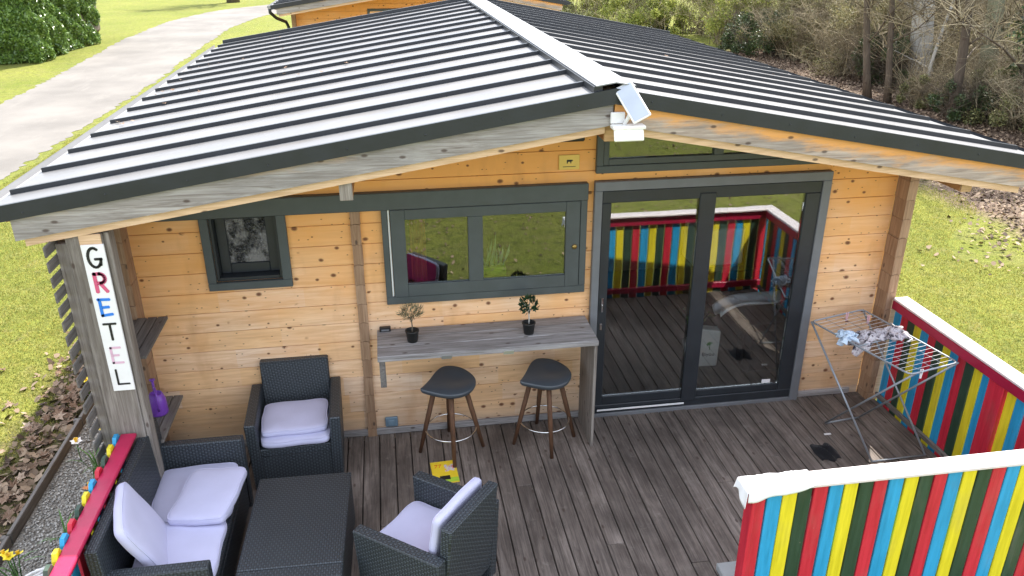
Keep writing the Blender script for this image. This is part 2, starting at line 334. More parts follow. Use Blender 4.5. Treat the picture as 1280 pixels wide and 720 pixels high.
class MB:
    """collects geometry for ONE mesh"""
    def __init__(s): s.bm = bmesh.new(); s.mi = 0
    def box(s, lo, hi, bev=0.0, rot=None, piv=None):
        lo = Vector(lo); hi = Vector(hi); c = (lo + hi) / 2; d = hi - lo
        r = bmesh.ops.create_cube(s.bm, size=1.0)
        vs = r['verts']
        for v in vs: v.co = Vector((v.co.x * d.x, v.co.y * d.y, v.co.z * d.z))
        if bev > 0:
            es = list({e for v in vs for e in v.link_edges})
            rb = bmesh.ops.bevel(s.bm, geom=es, offset=min(bev, min(d) * .45), segments=1, affect='EDGES', profile=.5)
            vs = list({v for f in rb['faces'] for v in f.verts} | {v for v in vs if v.is_valid})
        if rot is not None:
            pv = (Vector(piv) - c) if piv is not None else Vector()
            for v in vs: v.co = rot @ (v.co - pv) + pv
        for v in vs: v.co += c
        for f in {f for v in vs for f in v.link_faces}: f.material_index = s.mi
        return vs
    def quad(s, *pts):
        f = s.bm.faces.new([s.bm.verts.new(p) for p in pts]); f.material_index = s.mi; return f
    def prism(s, poly, axis, a, b):
        """poly: 2d points in the plane across axis, extruded from a to b"""
        def P(p, t): return {'x': (t, p[0], p[1]), 'y': (p[0], t, p[1]), 'z': (p[0], p[1], t)}[axis]
        A = [s.bm.verts.new(P(p, a)) for p in poly]; B = [s.bm.verts.new(P(p, b)) for p in poly]
        n = len(poly)
        fs = [s.bm.faces.new(A), s.bm.faces.new(B[::-1])]
        for i in range(n): fs.append(s.bm.faces.new((A[i], B[i], B[(i + 1) % n], A[(i + 1) % n])))
        for f in fs: f.material_index = s.mi
        return A + B
    def tube(s, pts, r, seg=8, cap=True, closed=False):
        pts = [Vector(p) for p in pts]; n = len(pts)
        rs = r if isinstance(r, (list, tuple)) else [r] * n
        rings = []; prev = None
        for i, p in enumerate(pts):
            if closed: t = pts[(i + 1) % n] - pts[i - 1]
            else: t = pts[min(i + 1, n - 1)] - pts[max(i - 1, 0)]
            t = t.normalized() if t.length > 1e-9 else Vector((0, 0, 1))
            if prev is None:
                u = t.cross(Vector((0, 0, 1)) if abs(t.z) < .9 else Vector((1, 0, 0))).normalized()
            else:
                u = (prev - t * prev.dot(t)).normalized()
            prev = u; v = t.cross(u)
            rings.append([s.bm.verts.new(p + (u * math.cos(2 * math.pi * k / seg) + v * math.sin(2 * math.pi * k / seg)) * rs[i]) for k in range(seg)])
        for i in range(n if closed else n - 1):
            a, b = rings[i], rings[(i + 1) % n]
            for k in range(seg):
                f = s.bm.faces.new((a[k], a[(k + 1) % seg], b[(k + 1) % seg], b[k])); f.smooth = True; f.material_index = s.mi
        if cap and not closed:
            f = s.bm.faces.new(rings[0][::-1]); f.material_index = s.mi
            f = s.bm.faces.new(rings[-1]); f.material_index = s.mi
    def lathe(s, prof, seg=20, c=(0, 0, 0)):
        c = Vector(c); rings = []
        for r, z in prof: rings.append([s.bm.verts.new(c + Vector((r * math.cos(2 * math.pi * k / seg), r * math.sin(2 * math.pi * k / seg), z))) for k in range(seg)])
        for a, b in zip(rings, rings[1:]):
            for k in range(seg):
                f = s.bm.faces.new((a[k], a[(k + 1) % seg], b[(k + 1) % seg], b[k])); f.smooth = True; f.material_index = s.mi
        f = s.bm.faces.new(rings[-1]); f.material_index = s.mi
        f = s.bm.faces.new(rings[0][::-1]); f.material_index = s.mi
    def grid(s, fn, nu, nv, smooth=True, two=False):
        V = [[s.bm.verts.new(fn(i / nu, j / nv)) for j in range(nv + 1)] for i in range(nu + 1)]
        for i in range(nu):
            for j in range(nv):
                f = s.bm.faces.new((V[i][j], V[i + 1][j], V[i + 1][j + 1], V[i][j + 1])); f.smooth = smooth; f.material_index = s.mi
        return V
    def build(s, name, mats, parent=None, loc=None, rz=None, normals=True):
        if normals: bmesh.ops.recalc_face_normals(s.bm, faces=s.bm.faces)
        me = bpy.data.meshes.new(name); s.bm.to_mesh(me); s.bm.free()
        for m in (mats if isinstance(mats, (list, tuple)) else [mats]): me.materials.append(m)
        o = bpy.data.objects.new(name, me); link(o, parent, loc)
        if rz is not None: o.rotation_euler = (0, 0, rz)
        return o
def box_obj(name, lo, hi, mat, parent=None, bev=.003, **kw):
    m = MB(); m.box(lo, hi, bev, **kw); return m.build(name, mat, parent)
def np_mesh(name, V, F, mat, parent=None, smooth=False):
    """V (n,3), F (m,k) constant k"""
    V = np.asarray(V, np.float32); F = np.asarray(F, np.int32)
    me = bpy.data.meshes.new(name); me.vertices.add(len(V)); me.vertices.foreach_set('co', V.ravel())
    k = F.shape[1]; me.loops.add(F.size); me.loops.foreach_set('vertex_index', F.ravel())
    me.polygons.add(len(F)); me.polygons.foreach_set('loop_start', np.arange(0, F.size, k, dtype=np.int32))
    me.update(calc_edges=True)
    if smooth: me.polygons.foreach_set('use_smooth', np.ones(len(F), bool))
    for m in (mat if isinstance(mat, (list, tuple)) else [mat]): me.materials.append(m)
    o = bpy.data.objects.new(name, me); return link(o, parent)

G = -0.30      # ground level; the deck surface is z = 0, the front wall is the plane y = 0
# ================================================================== GROUND
def mat_ground():
    n = N('lawn_ground'); o = n.tc.outputs['Object']
    a = n.noise(o, .35, 4, .6); b = n.noise(o, 2.6, 5, .65); f = n.noise(o, 34, 4, .7); ff = n.noise(o, 140, 3, .7)
    c = n.mix(n.ramp(a, (.35, 0.0), (.65, 1.0)), (.185, .215, .035), (.29, .29, .06))
    c = n.mix(n.ramp(b, (.45, 0.0), (.72, .7)), c, (.24, .215, .09))
    c = n.mix(n.ramp(f, (.42, .75), (.62, 0.0)), c, (.09, .11, .02))
    c = n.mix(n.ramp(ff, (.5, 0.0), (.7, .5)), c, (.29, .30, .11))
    md = n.noise(o, 7.5, 6, .72); c = n.mix(n.ramp(md, (.50, 0.0), (.66, .75)), c, (.075, .095, .022)); c = n.mix(n.ramp(n.noise(o, 4.1, 6, .7), (.56, 0.0), (.72, .6)), c, (.21, .165, .085))
    # leaf mould under the wood to the right, far side
    P = n.xyz(o)
    w_ = n.math('ADD', n.math('SUBTRACT', P[0], 9.4), n.math('MULTIPLY', n.math('SUBTRACT', n.noise(o, .8, 4), .5), 3.0))
    w2 = n.math('MULTIPLY', n.ramp(w_, (.0, 0.0), (.9, 1.0)), n.ramp(n.math('SUBTRACT', 26.0, P[1]), (0.0, 0.0), (1.0, 1.0)))
    w3 = n.math('MULTIPLY', w2, n.ramp(n.math('ADD', P[1], n.math('MULTIPLY', P[0], .55)), (.0, 0.0), (1.0, 1.0)))
    lit = n.mix(n.ramp(f, (.4, 0.0), (.6, 1.0)), (.10, .065, .045), (.30, .22, .17))
    c = n.mix(w3, c, lit)
    # bare earth by the gravel strip on the left
    d = n.math('ADD', n.math('ABSOLUTE', n.math('ADD', P[0], 2.95)), n.math('MULTIPLY', n.math('SUBTRACT', n.noise(o, 3.2, 4), .5), .9))
    e = n.math('MULTIPLY', n.ramp(d, (.12, .8), (.42, 0.0)), n.ramp(n.math('SUBTRACT', 3.2, P[1]), (0.0, 0.0), (1.0, 1.0)))
    c = n.mix(e, c, (.085, .065, .045))
    n.bump(n.math('ADD', f, n.math('MULTIPLY', b, 1.5)), .05, .8)
    return n.set(c, .95, 0, .1)
M['ground'] = mat_ground()
m = MB()
V0 = m.grid(lambda u, v: (-130 + 280 * u, -70 + 290 * v, G), 8, 8, False)
lawn = m.build('lawn', M['ground']); tag(lawn, kind='structure')

n = N('worn_asphalt'); o = n.tc.outputs['Object']
c = n.mix(n.ramp(n.noise(o, .5, 5, .6), (.35, 0.0), (.65, 1.0)), (.145, .135, .123), (.20, .186, .168))
c = n.mix(n.ramp(n.noise(o, 60, 3, .7), (.5, 0.0), (.7, .4)), c, (.20, .19, .175))
c = n.mix(n.ramp(n.noise(n.scale(o, (2.5, .5, 1)), 1.0, 5, .6), (.56, 0.0), (.72, .5)), c, (.22, .205, .185))
n.bump(n.noise(o, 90, 3), .01, .4); M['path'] = n.set(c, .9, 0, .2)
left = [(-10.3, -30), (-9.6, -5), (-9.6, 8), (-10.1, 18.5), (-10.35, 24), (-11.0, 33), (-11.0, 42), (-9.6, 49), (-5, 56), (4, 61), (30, 66)]
right = [(-6.6, -30), (-6.7, -5), (-7.0, 8), (-6.9, 14), (-6.8, 22), (-7.05, 30), (-7.1, 38), (-6.3, 45), (-2, 50.5), (6, 55), (30, 60)]
def resample(pl, n_):
    pl = np.array(pl, float); t = np.linspace(0, len(pl) - 1, n_)
    P = np.stack([np.interp(t, np.arange(len(pl)), pl[:, k]) for k in (0, 1)], 1)
    for _ in range(60): P[1:-1] = .5 * P[1:-1] + .25 * (P[:-2] + P[2:])
    return P
Lp, Rp = resample(left, 420), resample(right, 420)
m = MB(); prev = None
for a, b in zip(Lp, Rp):
    ja, jb = random.uniform(-.09, .09), random.uniform(-.09, .09)
    va = m.bm.verts.new((a[0] + ja, a[1], G + .006)); vb = m.bm.verts.new((b[0] + jb, b[1], G + .006))
    if prev: m.bm.faces.new((prev[0], prev[1], vb, va))
    prev = (va, vb)
tag(m.build('path', M['path']), kind='structure')

# gravel strip between the timber edging and the left railing
n = N('gravel_ground'); o = n.tc.outputs['Object']
c = n.mix(n.ramp(n.noise(o, 60, 4, .7), (.42, 0.0), (.6, 1.0)), (.12, .11, .095), (.36, .34, .30))
n.bump(n.noise(o, 70, 3), .02, .8); M['gravel_base'] = n.set(c, .95, 0, .2)
m = MB(); m.quad((-2.66, -6, G + .010), (-1.60, -6, G + .010), (-1.60, 2.2, G + .010), (-2.66, 2.2, G + .010))
tag(m.build('gravel_bed', M['gravel_base']), kind='structure')
M['stone'] = mat_leaf('stone_chips', (.16, .145, .125), (.56, .54, .50), .85)
def scatter_octa(nst, xr, yr, z, smin, smax):
    P = np.stack([RNG.uniform(*xr, nst), RNG.uniform(*yr, nst), np.full(nst, z)], 1)
    base = np.array([(1, 0, 0), (-1, 0, 0), (0, 1, 0), (0, -1, 0), (0, 0, 1), (0, 0, -1)], float)
    s_ = RNG.uniform(smin, smax, (nst, 1, 3)) * np.array([1, .8, .55])
    a = RNG.uniform(0, 6.28, nst); ca, sa = np.cos(a), np.sin(a)
    B = base[None] * s_ * RNG.uniform(.7, 1.3, (nst, 6, 1))
    X = B[..., 0] * ca[:, None] - B[..., 1] * sa[:, None]; Y = B[..., 0] * sa[:, None] + B[..., 1] * ca[:, None]
    V = np.stack([X, Y, B[..., 2]], 2) + P[:, None]
    f = np.array([(0, 2, 4), (2, 1, 4), (1, 3, 4), (3, 0, 4), (2, 0, 5), (1, 2, 5), (3, 1, 5), (0, 3, 5)])
    F = f[None] + (np.arange(nst) * 6)[:, None, None]
    return V.reshape(-1, 3), F.reshape(-1, 3)
V, F = scatter_octa(9000, (-2.63, -1.62), (-1.9, 2.0), G + .016, .006, .017)
tag(np_mesh('gravel', V, F, M['stone']), 'grey and white stone chippings between the timber edging and the left railing', 'gravel', kind='stuff')

# grass blades, only where the photograph is near enough to show them
M['blade'] = mat_leaf('grass_blades', (.13, .17, .025), (.56, .50, .14), .6, .4)
_t = M['blade'].node_tree; _b = [q for q in _t.nodes if q.type == 'BSDF_PRINCIPLED'][0]; _r = [q for q in _t.nodes if q.type == 'VALTORGB'][0]; _ts = [q for q in _t.nodes if q.type == 'BSDF_TRANSLUCENT'][0]
_n = _t.nodes.new('ShaderNodeTexNoise'); _n.inputs['Scale'].default_value = 3.4; _n.inputs['Detail'].default_value = 5; _n.inputs['Roughness'].default_value = .7
_tc = _t.nodes.new('ShaderNodeTexCoord'); _t.links.new(_tc.outputs['Object'], _n.inputs['Vector'])
_q = _t.nodes.new('ShaderNodeValToRGB'); _q.color_ramp.elements[0].position = .47; _q.color_ramp.elements[1].position = .66; _q.color_ramp.elements[1].color = (.5, .5, .5, 1)
_m = _t.nodes.new('ShaderNodeMix'); _m.data_type = 'RGBA'; _m.inputs[7].default_value = (.085, .115, .025, 1)
_t.links.new(_n.outputs[0], _q.inputs[0]); _t.links.new(_q.outputs[0], _m.inputs[0]); _t.links.new(_r.outputs[0], _m.inputs[6])
for _k in (_b.inputs['Base Color'], _ts.inputs[0]): _t.links.new(_m.outputs[2], _k)
def blades(nb, xr, yr, hmin, hmax, keep):
    x = RNG.uniform(*xr, nb); y = RNG.uniform(*yr, nb); k = keep(x, y); x, y = x[k], y[k]; nb = len(x)
    h = RNG.uniform(hmin, hmax, nb); a = RNG.uniform(0, 6.28, nb); wd = RNG.uniform(.004, .008, nb)
    lean = RNG.uniform(.1, .9, nb) * h; la = RNG.uniform(0, 6.28, nb)
    A = np.stack([x - np.cos(a) * wd, y - np.sin(a) * wd, np.full(nb, G - .004)], 1)
    B = np.stack([x + np.cos(a) * wd, y + np.sin(a) * wd, np.full(nb, G - .004)], 1)
    T = np.stack([x + np.cos(la) * lean, y + np.sin(la) * lean, G + h], 1)
    V = np.stack([A, B, T], 1).reshape(-1, 3)
    return V, np.arange(nb * 3).reshape(-1, 3)
def n2(x, y, s): return np.sin(x * s + 1.3 * np.sin(y * s * .7)) * np.sin(y * s * 1.1 + 1.7 * np.sin(x * s * .6))
def path_keep(x, y): return x > -6.75 + .06 * n2(x, y, 5)
gl = [blades(230000, (-7.6, -2.74), (-2.0, 14.0), .010, .030, lambda x, y: path_keep(x, y) & ((x < -3.02 + .2 * n2(x, y, 3.1)) | (RNG.uniform(size=len(x)) < .22) | (y > 3.4))),
      blades(300000, (4.75, 13.2), (-3.0, 11.0), .010, .032, lambda x, y: (x + 1.2 * n2(x, y, .9) < 9.2) | (RNG.uniform(size=len(x)) < .12) | (y + .55 * x < .5))]
V = np.concatenate([g[0] for g in gl]); F = np.arange(len(V)).reshape(-1, 3)
tag(np_mesh('grass', V, F, M['blade']), 'short bright green grass on the lawns to the left and right of the cabin', 'grass', kind='stuff')

# fallen leaves: five lobed leaf shapes, near ones one by one
def leaf_mesh(k):
    rng = random.Random(k); m = MB(); pts = []
    lob = [(-90, .25), (-62, .62), (-48, .42), (-20, .95), (5, .50), (38, 1.0), (62, .55), (90, 1.12), (118, .55), (142, 1.0), (175, .50), (200, .95), (228, .42), (242, .62)]
    c = m.bm.verts.new((0, 0, .03 * rng.random()))
    curl = rng.uniform(.25, .9); ca = rng.uniform(0, 6.28)
    for a, r in lob:
        r *= rng.uniform(.85, 1.12) * .5; t = R(a); x, y = r * math.cos(t), r * math.sin(t)
        d = x * math.cos(ca) + y * math.sin(ca)
        pts.append(m.bm.verts.new((x, y, curl * d * d + rng.uniform(0, .05))))
    for i in range(len(pts)): m.bm.faces.new((c, pts[i], pts[(i + 1) % len(pts)]))
    m.quad((-.012, -.10, .0), (.012, -.10, .0), (.008, -.55, .06), (-.008, -.55, .06))
    me = bpy.data.meshes.new('fallen_leaf'); m.bm.to_mesh(me); m.bm.free(); return me
n = N('dry_leaf'); r = n.oi.outputs['Random']; o = n.tc.outputs['Object']
c = n.ramp(r, (.0, (.10, .06, .035)), (.35, (.20, .125, .08)), (.7, (.29, .20, .14)), (1.0, (.46, .36, .27)))
c = n.mix(n.ramp(n.noise(o, 7, 4), (.45, 0.0), (.65, .45)), c, (.16, .09, .05))
n.bump(n.noise(o, 9, 4), .04, .6); M['leaf'] = n.set(c, .7, 0, .3)
LM = [leaf_mesh(k) for k in range(7)]
for me in LM: me.materials.append(M['leaf'])
def put_leaf(x, y, sc):
    o = bpy.data.objects.new('fallen_leaf', random.choice(LM)); link(o, lawn)
    o.location = (x, y, G + random.uniform(.012, .05)); o.scale = (sc, sc, sc)
    o.rotation_euler = (random.uniform(-.5, .5), random.uniform(-.5, .5), random.uniform(0, 6.28))
cnt = 0
while cnt < 215:
    y = random.uniform(-1.6, 2.9); x = -2.78 - abs(random.gauss(0, .22)) - (.06 * max(0, y) if random.random() < .4 else 0)
    if x < -4.3: continue
    put_leaf(x, y, random.uniform(.07, .15)); cnt += 1
for k in range(34): put_leaf(random.uniform(-6.3, -3.2), random.uniform(-1.2, 6), random.uniform(.06, .13))
for k in range(10): put_leaf(random.uniform(-2.6, -2.0), random.uniform(-1.0, 1.9), random.uniform(.05, .08))
for k in range(24): put_leaf(random.uniform(5.2, 8.6), random.uniform(-1.5, 5), random.uniform(.05, .10))
def leaf_litter(nl, xr, yr, keep, smin, smax, zmax=.05):
    x = RNG.uniform(*xr, nl); y = RNG.uniform(*yr, nl); k = keep(x, y); x, y = x[k], y[k]; nl = len(x)
    ang = np.linspace(0, 2 * np.pi, 6, endpoint=False)
    rr = RNG.uniform(.5, 1.1, (nl, 6)); s_ = RNG.uniform(smin, smax, (nl, 1)); a0 = RNG.uniform(0, 6.28, (nl, 1))
    X = rr * s_ * np.cos(ang + a0); Y = rr * s_ * np.sin(ang + a0)
    tx, ty = RNG.uniform(-.7, .7, (nl, 1)), RNG.uniform(-.7, .7, (nl, 1))
    Z = X * tx + Y * ty + RNG.uniform(.01, zmax, (nl, 1)) + RNG.uniform(0, .012, (nl, 6)) + G
    V = np.stack([X + x[:, None], Y + y[:, None], Z], 2).reshape(-1, 3)
    return V, np.arange(nl * 6).reshape(-1, 6)
M['litter'] = mat_leaf('leaf_litter_leaves', (.045, .028, .018), (.34, .25, .17), .75, 0, .25)
V, F = leaf_litter(60000, (7.6, 16.5), (-1, 24), lambda x, y: (x + 1.0 * n2(x, y, .9) + RNG.normal(0, .45, len(x)) > 9.7) & (y + .55 * x > 3.4 + RNG.normal(0, .7, len(x))), .018, .045, .05)
tag(np_mesh('leaf_litter', V, F, M['litter']), 'brown fallen leaves covering the ground along the edge of the wood', 'leaves', kind='stuff')
V, F = leaf_litter(8000, (-9, 9), (-16, -3.0), lambda x, y: x > -99, .012, .032, .04)
tag(np_mesh('scattered_leaves', V, F, M['litter']), 'brown leaves scattered over the lawn in front of the deck', 'leaves', kind='stuff')
V, F = leaf_litter(1500, (-3.6, -2.72), (-1.9, 2.6), lambda x, y: x > -3.0 - np.abs(RNG.normal(0, .25, len(x))), .02, .05, .03)
tag(np_mesh('leaf_crumbs', V, F, M['litter']), 'small crumbled brown leaves on the bare earth by the timber edging', 'leaves', kind='stuff')

ed = thing('timber_edging', 'thin dark timber board edging the gravel strip left of the cabin', 'edging', (-2.68, 0, G))
for k, (a, b) in enumerate([(-3.0, -.62), (-.60, 1.0), (1.02, 2.2)]):
    box_obj('edging_board', (-.016, a, -.02), (.016, b, .10), M['grey_wood_y'], ed, .004)
for yy in (-.61, 1.01): box_obj('peg', (-.055, yy - .02, -.05), (-.018, yy + .02, .085), M['grey_wood_y'], ed, .003)
# ================================================================== CABIN
XR_, ZR = 1.726, 3.04
XL, XRT, ZE = -1.99, 4.88, 2.465
YF, YB = -1.06, 6.81
CTR = Vector((1.45, 0, 0))
JP, J0 = .1665, .067
def roofz(x): return ZR + (x - XR_) / (XL - XR_) * (ZE - ZR) if x < XR_ else ZR + (x - XR_) / (XRT - XR_) * (ZE - ZR)
def rows(zmax):
    z = [G + .03] + [J0 + k * JP for k in range(-2, 30)]
    z = sorted(set(zz for zz in z if zz < zmax - .02 and (zz == G + .03 or zz > G + .06))) + [zmax]
    return list(zip(z, z[1:]))
def clip_board(x0, x1, z0, z1, drop=.16):
    """polygon of a board trimmed under the roof line"""
    n_ = 14; xs = sorted(set([x0, x1] + ([XR_] if x0 < XR_ < x1 else [])))
    tops = [(x, min(z1, roofz(x) - drop)) for x in [x0 + (x1 - x0) * i / n_ for i in range(n_ + 1)]]
    tops = [(x, z) for x, z in tops]
    good = [(x, z) for x, z in tops if z > z0 + .012]
    if len(good) < 2: return None
    if all(abs(z - z1) < 1e-6 for x, z in good): good = [good[0], good[-1]]
    return [(good[0][0], z0)] + [(good[-1][0], z0)] + good[::-1]
def cabin_walls(cab, openings, y0, y1, yside, gable_rows=True, prefix=''):
    lining = MB()
    zt = roofz(XR_) - .16
    wall = bpy.data.objects.new('front_wall', None)
    # the wall's core behind the boards, cut round the openings
    holes = openings
    m = MB()
    xs = sorted({-1.60, 4.50} | {h[0] for h in holes} | {h[1] for h in holes})
    for a, b in zip(xs, xs[1:]):
        mid = (a + b) / 2
        hs = sorted([(h[2], h[3]) for h in holes if h[0] <= mid <= h[1]])
        z = G
        for h0, h1 in hs + [(99, 99)]:
            top = min(h0, roofz(mid) - .20)
            if top > z + .005:
                m.box((a, y0 + .022, z), (b, y0 + .075, min(top, roofz(a) - .18, roofz(b) - .18) if h0 > 50 else top), 0)
            z = h1
            if h0 > 50: break
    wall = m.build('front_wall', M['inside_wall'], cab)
    for z0, z1 in rows(zt + .01):
        for a, b in cut_spans(-1.60, 4.50, z0, z1, holes):
            for (sa, sb, za, zb) in subrows(a, b, z0, z1, holes):
                poly = clip_board(sa, sb, za + .0018, zb - .0018)
                if not poly: continue
                mm = MB(); vs = mm.prism([(p[0] , p[1]) for p in poly], 'y', y0 + .0, y0 + .022)
                es = [e for e in mm.bm.edges if all(abs(v.co.y - y0) < 1e-6 for v in e.verts)]
                bmesh.ops.bevel(mm.bm, geom=es, offset=.0022, segments=1, affect='EDGES')
                mm.build('wall_board', M['pine'], wall)
    return wall
def cut_spans(x0, x1, z0, z1, holes):
    cuts = sorted({x0, x1} | {min(max(h[0], x0), x1) for h in holes if h[2] < z1 - .003 and h[3] > z0 + .003} | {min(max(h[1], x0), x1) for h in holes if h[2] < z1 - .003 and h[3] > z0 + .003})
    return list(zip(cuts, cuts[1:]))
def subrows(a, b, z0, z1, holes):
    mid = (a + b) / 2; segs = [(z0, z1)]
    for h in holes:
        if h[0] <= mid <= h[1]:
            new = []
            for s0, s1 in segs:
                if h[3] <= s0 or h[2] >= s1: new.append((s0, s1)); continue
                if h[2] > s0 + .012: new.append((s0, h[2]))
                if h[3] < s1 - .012: new.append((h[3], s1))
            segs = new
    return [(a, b, s0, s1) for s0, s1 in segs if s1 - s0 > .015 and b - a > .01]
def side_and_back(cab, y0, y1, doors=True):
    for nm, x in (('side_wall', -1.625), ('side_wall', 4.525)):
        w_ = box_obj(nm, (x - .02, y0 + .08, G), (x + .02, y1, roofz(x) - .17), M['inside_wall'], cab, 0)
        sgn = -1 if x < 0 else 1
        for z0, z1 in rows(roofz(x) - .16):
            mm = MB(); mm.box((min(x + sgn * .02, x + sgn * .05), y0 + .08, z0 + .003), (max(x + sgn * .02, x + sgn * .05), y1, z1 - .003), .005)
            mm.build('wall_board', M['pine_side'], w_)
    m = MB(); m.prism([(-1.645, G), (4.545, G), (4.545, roofz(4.545) - .17), (XR_, ZR - .17), (-1.645, roofz(-1.645) - .17)], 'y', y1, y1 + .05)
    m.build('back_wall', M['pine'], cab)
cabin = thing('wooden_cabin', 'pine log cabin with a low pitched standing seam roof, filling the picture', 'cabin', (0, 0, 0))
DOOR = (1.90, 3.885, -.03, 2.15); SHUT = (.40, 1.70, 1.36, 1.95); SMALL = (-1.03, -.54, 1.49, 2.01); TRANS = (1.93, 3.9, 2.26, 2.83)
WALLY1 = 6.3
wallobj = cabin_walls(cabin, [DOOR, SHUT, SMALL, TRANS], 0, WALLY1, 0)
side_and_back(cabin, 0, WALLY1)
# room inside: floor, ceiling, back partition
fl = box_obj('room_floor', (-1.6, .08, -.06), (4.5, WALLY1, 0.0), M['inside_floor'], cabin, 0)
box_obj('partition', (-1.6, 3.2, 0.0), (4.5, 3.25, 2.2), M['inside_wall'], cabin, 0)
# interlocking log ends at both corners and at the cross wall
def log_ends(x0, x1, y0, y1, zt, name='log_end', m_='log_end'):
    for z0, z1 in rows(zt):
        if z1 - z0 < .03: continue
        j = random.uniform(-.004, .004); mm = MB(); h = (z0 + z1) / 2; d = .006
        mm.prism([(x0 + j, z0 + .002), ((x0 + x1) / 2, z0 + .002 + d * 1.5), (x1 + j, z0 + .002), (x1 + j, z1 - .002), ((x0 + x1) / 2, z1 - .002 + d * 1.5), (x0 + j, z1 - .002)], 'y', y0 + j, y1)
        mm.build(name, M[m_], wallobj)
log_ends(0.0, .074, -.034, -.001, 2.005)
log_ends(-1.70, -1.60, -.16, -.002, roofz(-1.68) - .17)
log_ends(4.505, 4.585, -.16, -.002, roofz(4.58) - .17)
def corner_logs(x0, x1):
    for k, (z0, z1) in enumerate(rows(roofz(x0) - .2)):
        if k % 2: continue
        box_obj('log_end', (x0, -.10, z0 + .004), (x1, -.002, z1 - .004), M['pine_side'], wallobj, .006)
# base board
box_obj('base_board', (-1.52, -.028, .004), (1.895, -.002, .062), M['grey_wood'], wallobj, .004)
box_obj('base_board', (3.90, -.026, .004), (4.41, -.002, .060), M['grey_wood'], wallobj, .004)

# --- roof
def slope_box(m, xa, xb, y0, y1, t0, t1, side=None):
    """slab following the slope from x=xa to x=xb, between offsets t0<t1 (vertical) from the roof surface"""
    P = lambda x, y, t: m.bm.verts.new((x, y, roofz(x) + t))
    a = [P(xa, y0, t0), P(xb, y0, t0), P(xb, y1, t0), P(xa, y1, t0)]; b = [P(xa, y0, t1), P(xb, y0, t1), P(xb, y1, t1), P(xa, y1, t1)]
    fs = [m.bm.faces.new(a), m.bm.faces.new(b)]
    for i in range(4): fs.append(m.bm.faces.new((a[i], a[(i + 1) % 4], b[(i + 1) % 4], b[i])))
    for f in fs: f.material_index = m.mi
def make_roof(cab, front=True):
    m = MB()
    slope_box(m, XL + .06, XR_, YF + .05, YB, -.11, -.012); slope_box(m, XR_, XRT - .06, YF + .05, YB, -.11, -.012)
    roof = m.build('roof', M['soffit'], cab)
    sp = .5117; y = -.769
    ys = [YF + .012] + [y + k * sp for k in range(15)] + [YB + .03]
    for xa, xb, in ((XL, XR_ - .06), (XR_ + .06, XRT)):
        for a, b in zip(ys, ys[1:]):
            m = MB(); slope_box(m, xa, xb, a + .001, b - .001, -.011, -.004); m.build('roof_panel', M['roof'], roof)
        e0, e1 = (xa + .02, xb - .015) if xa < 0 else (xa + .015, xb - .02)
        for yy in ys[1:-1]:
            m = MB(); slope_box(m, e0, e1, yy - .011, yy + .011, -.006, .026); m.build('roof_seam', M['seam'], roof)
        m = MB(); slope_box(m, e0, e1, YB - .0, YB + .035, -.06, .045); m.build('back_trim', M['seam'], roof)
    # ridge cap
    m = MB()
    for s_ in (-1, 1):
        xa, xb = sorted((XR_, XR_ + s_ * .125))
        slope_box(m, xa, xb, YF - .012, YB + .02, .038, .045)
    m.build('ridge_cap', M['ridge'], roof)
    m = MB()   # dark closure strips under the cap between the seams
    for s_ in (-1, 1):
        xa, xb = sorted((XR_ + s_ * .08, XR_ + s_ * .135)); slope_box(m, xa, xb, YF + .01, YB, -.002, .036)
    m.build('ridge_closure', M['seam'], roof)
    for nm, xa, xb, mt in (('front_trim', XL - .02, XR_, 'anthracite'), ('front_trim', XR_, XRT + .02, 'anthracite')):
        m = MB(); slope_box(m, xa, xb, YF - .014, YF + .010, -.090, .006); m.build(nm, M[mt], roof)
    for xa, xb, mt in ((XL + .10, XR_ - .006, 'fascia_l'), (XR_ + .006, XRT - .10, 'fascia_r')):
        m = MB(); slope_box(m, xa, xb, YF + .014, YF + .040, -.225, -.09); m.build('fascia_board', M[mt], roof)
        m = MB(); slope_box(m, xa + .04, xb - .04, YF + .041, YF + .062, -.275, -.11); m.build('fascia_lining', M['pine_fresh'], roof)
    # gutters along both eaves
    for x, s_ in ((XL, -1), (XRT, 1)):
        m = MB(); pr = [(x + s_ * .0, ZE - .012), (x + s_ * .10, ZE - .012), (x + s_ * .10, ZE - .02), (x + s_ * .095, ZE - .055), (x + s_ * .06, ZE - .08), (x + s_ * .02, ZE - .075), (x, ZE - .05)]
        ins = [(x + s_ * .006, ZE - .012), (x + s_ * .094, ZE - .012), (x + s_ * .089, ZE - .052), (x + s_ * .058, ZE - .072), (x + s_ * .022, ZE - .068), (x + s_ * .006, ZE - .046)]
        outer = [m.bm.verts.new((p[0], YF + .0, p[1])) for p in pr]; outer2 = [m.bm.verts.new((p[0], YB, p[1])) for p in pr]
        for i in range(1, len(pr) - 0):
            j = (i + 1) % len(pr)
            m.bm.faces.new((outer[i], outer[j], outer2[j], outer2[i]))
        m.bm.faces.new([outer[i] for i in range(len(pr))])
        m.build('gutter', M['ridge'] if x < 0 else M['anthracite'], roof)
    return roof
roof = make_roof(cabin)
screw = MB(); screw.lathe([(0, 0), (.006, 0), (.005, .003), (0, .004)], 8); sc0 = screw.build('screw', M['seam'], roof)
sc0.rotation_euler = (R(90), 0, 0); first = True
for x in np.arange(-1.8, 4.8, .47):
    o = sc0 if first else sc0.copy()
    if not first: COL.objects.link(o); o.parent = roof
    first = False; x = float(x); o.location = (x, YF - .0145, roofz(x) - .05 + random.uniform(-.01, .01))
def roof_leaf(x, y):
    o = bpy.data.objects.new('fallen_leaf', random.choice(LM)); link(o, roof); o.location = (x, y, roofz(x) + .012); q = random.uniform(.03, .06); o.scale = (q, q, q); o.rotation_euler = (random.uniform(-.3, .3), random.uniform(-.3, .3), random.uniform(0, 6))
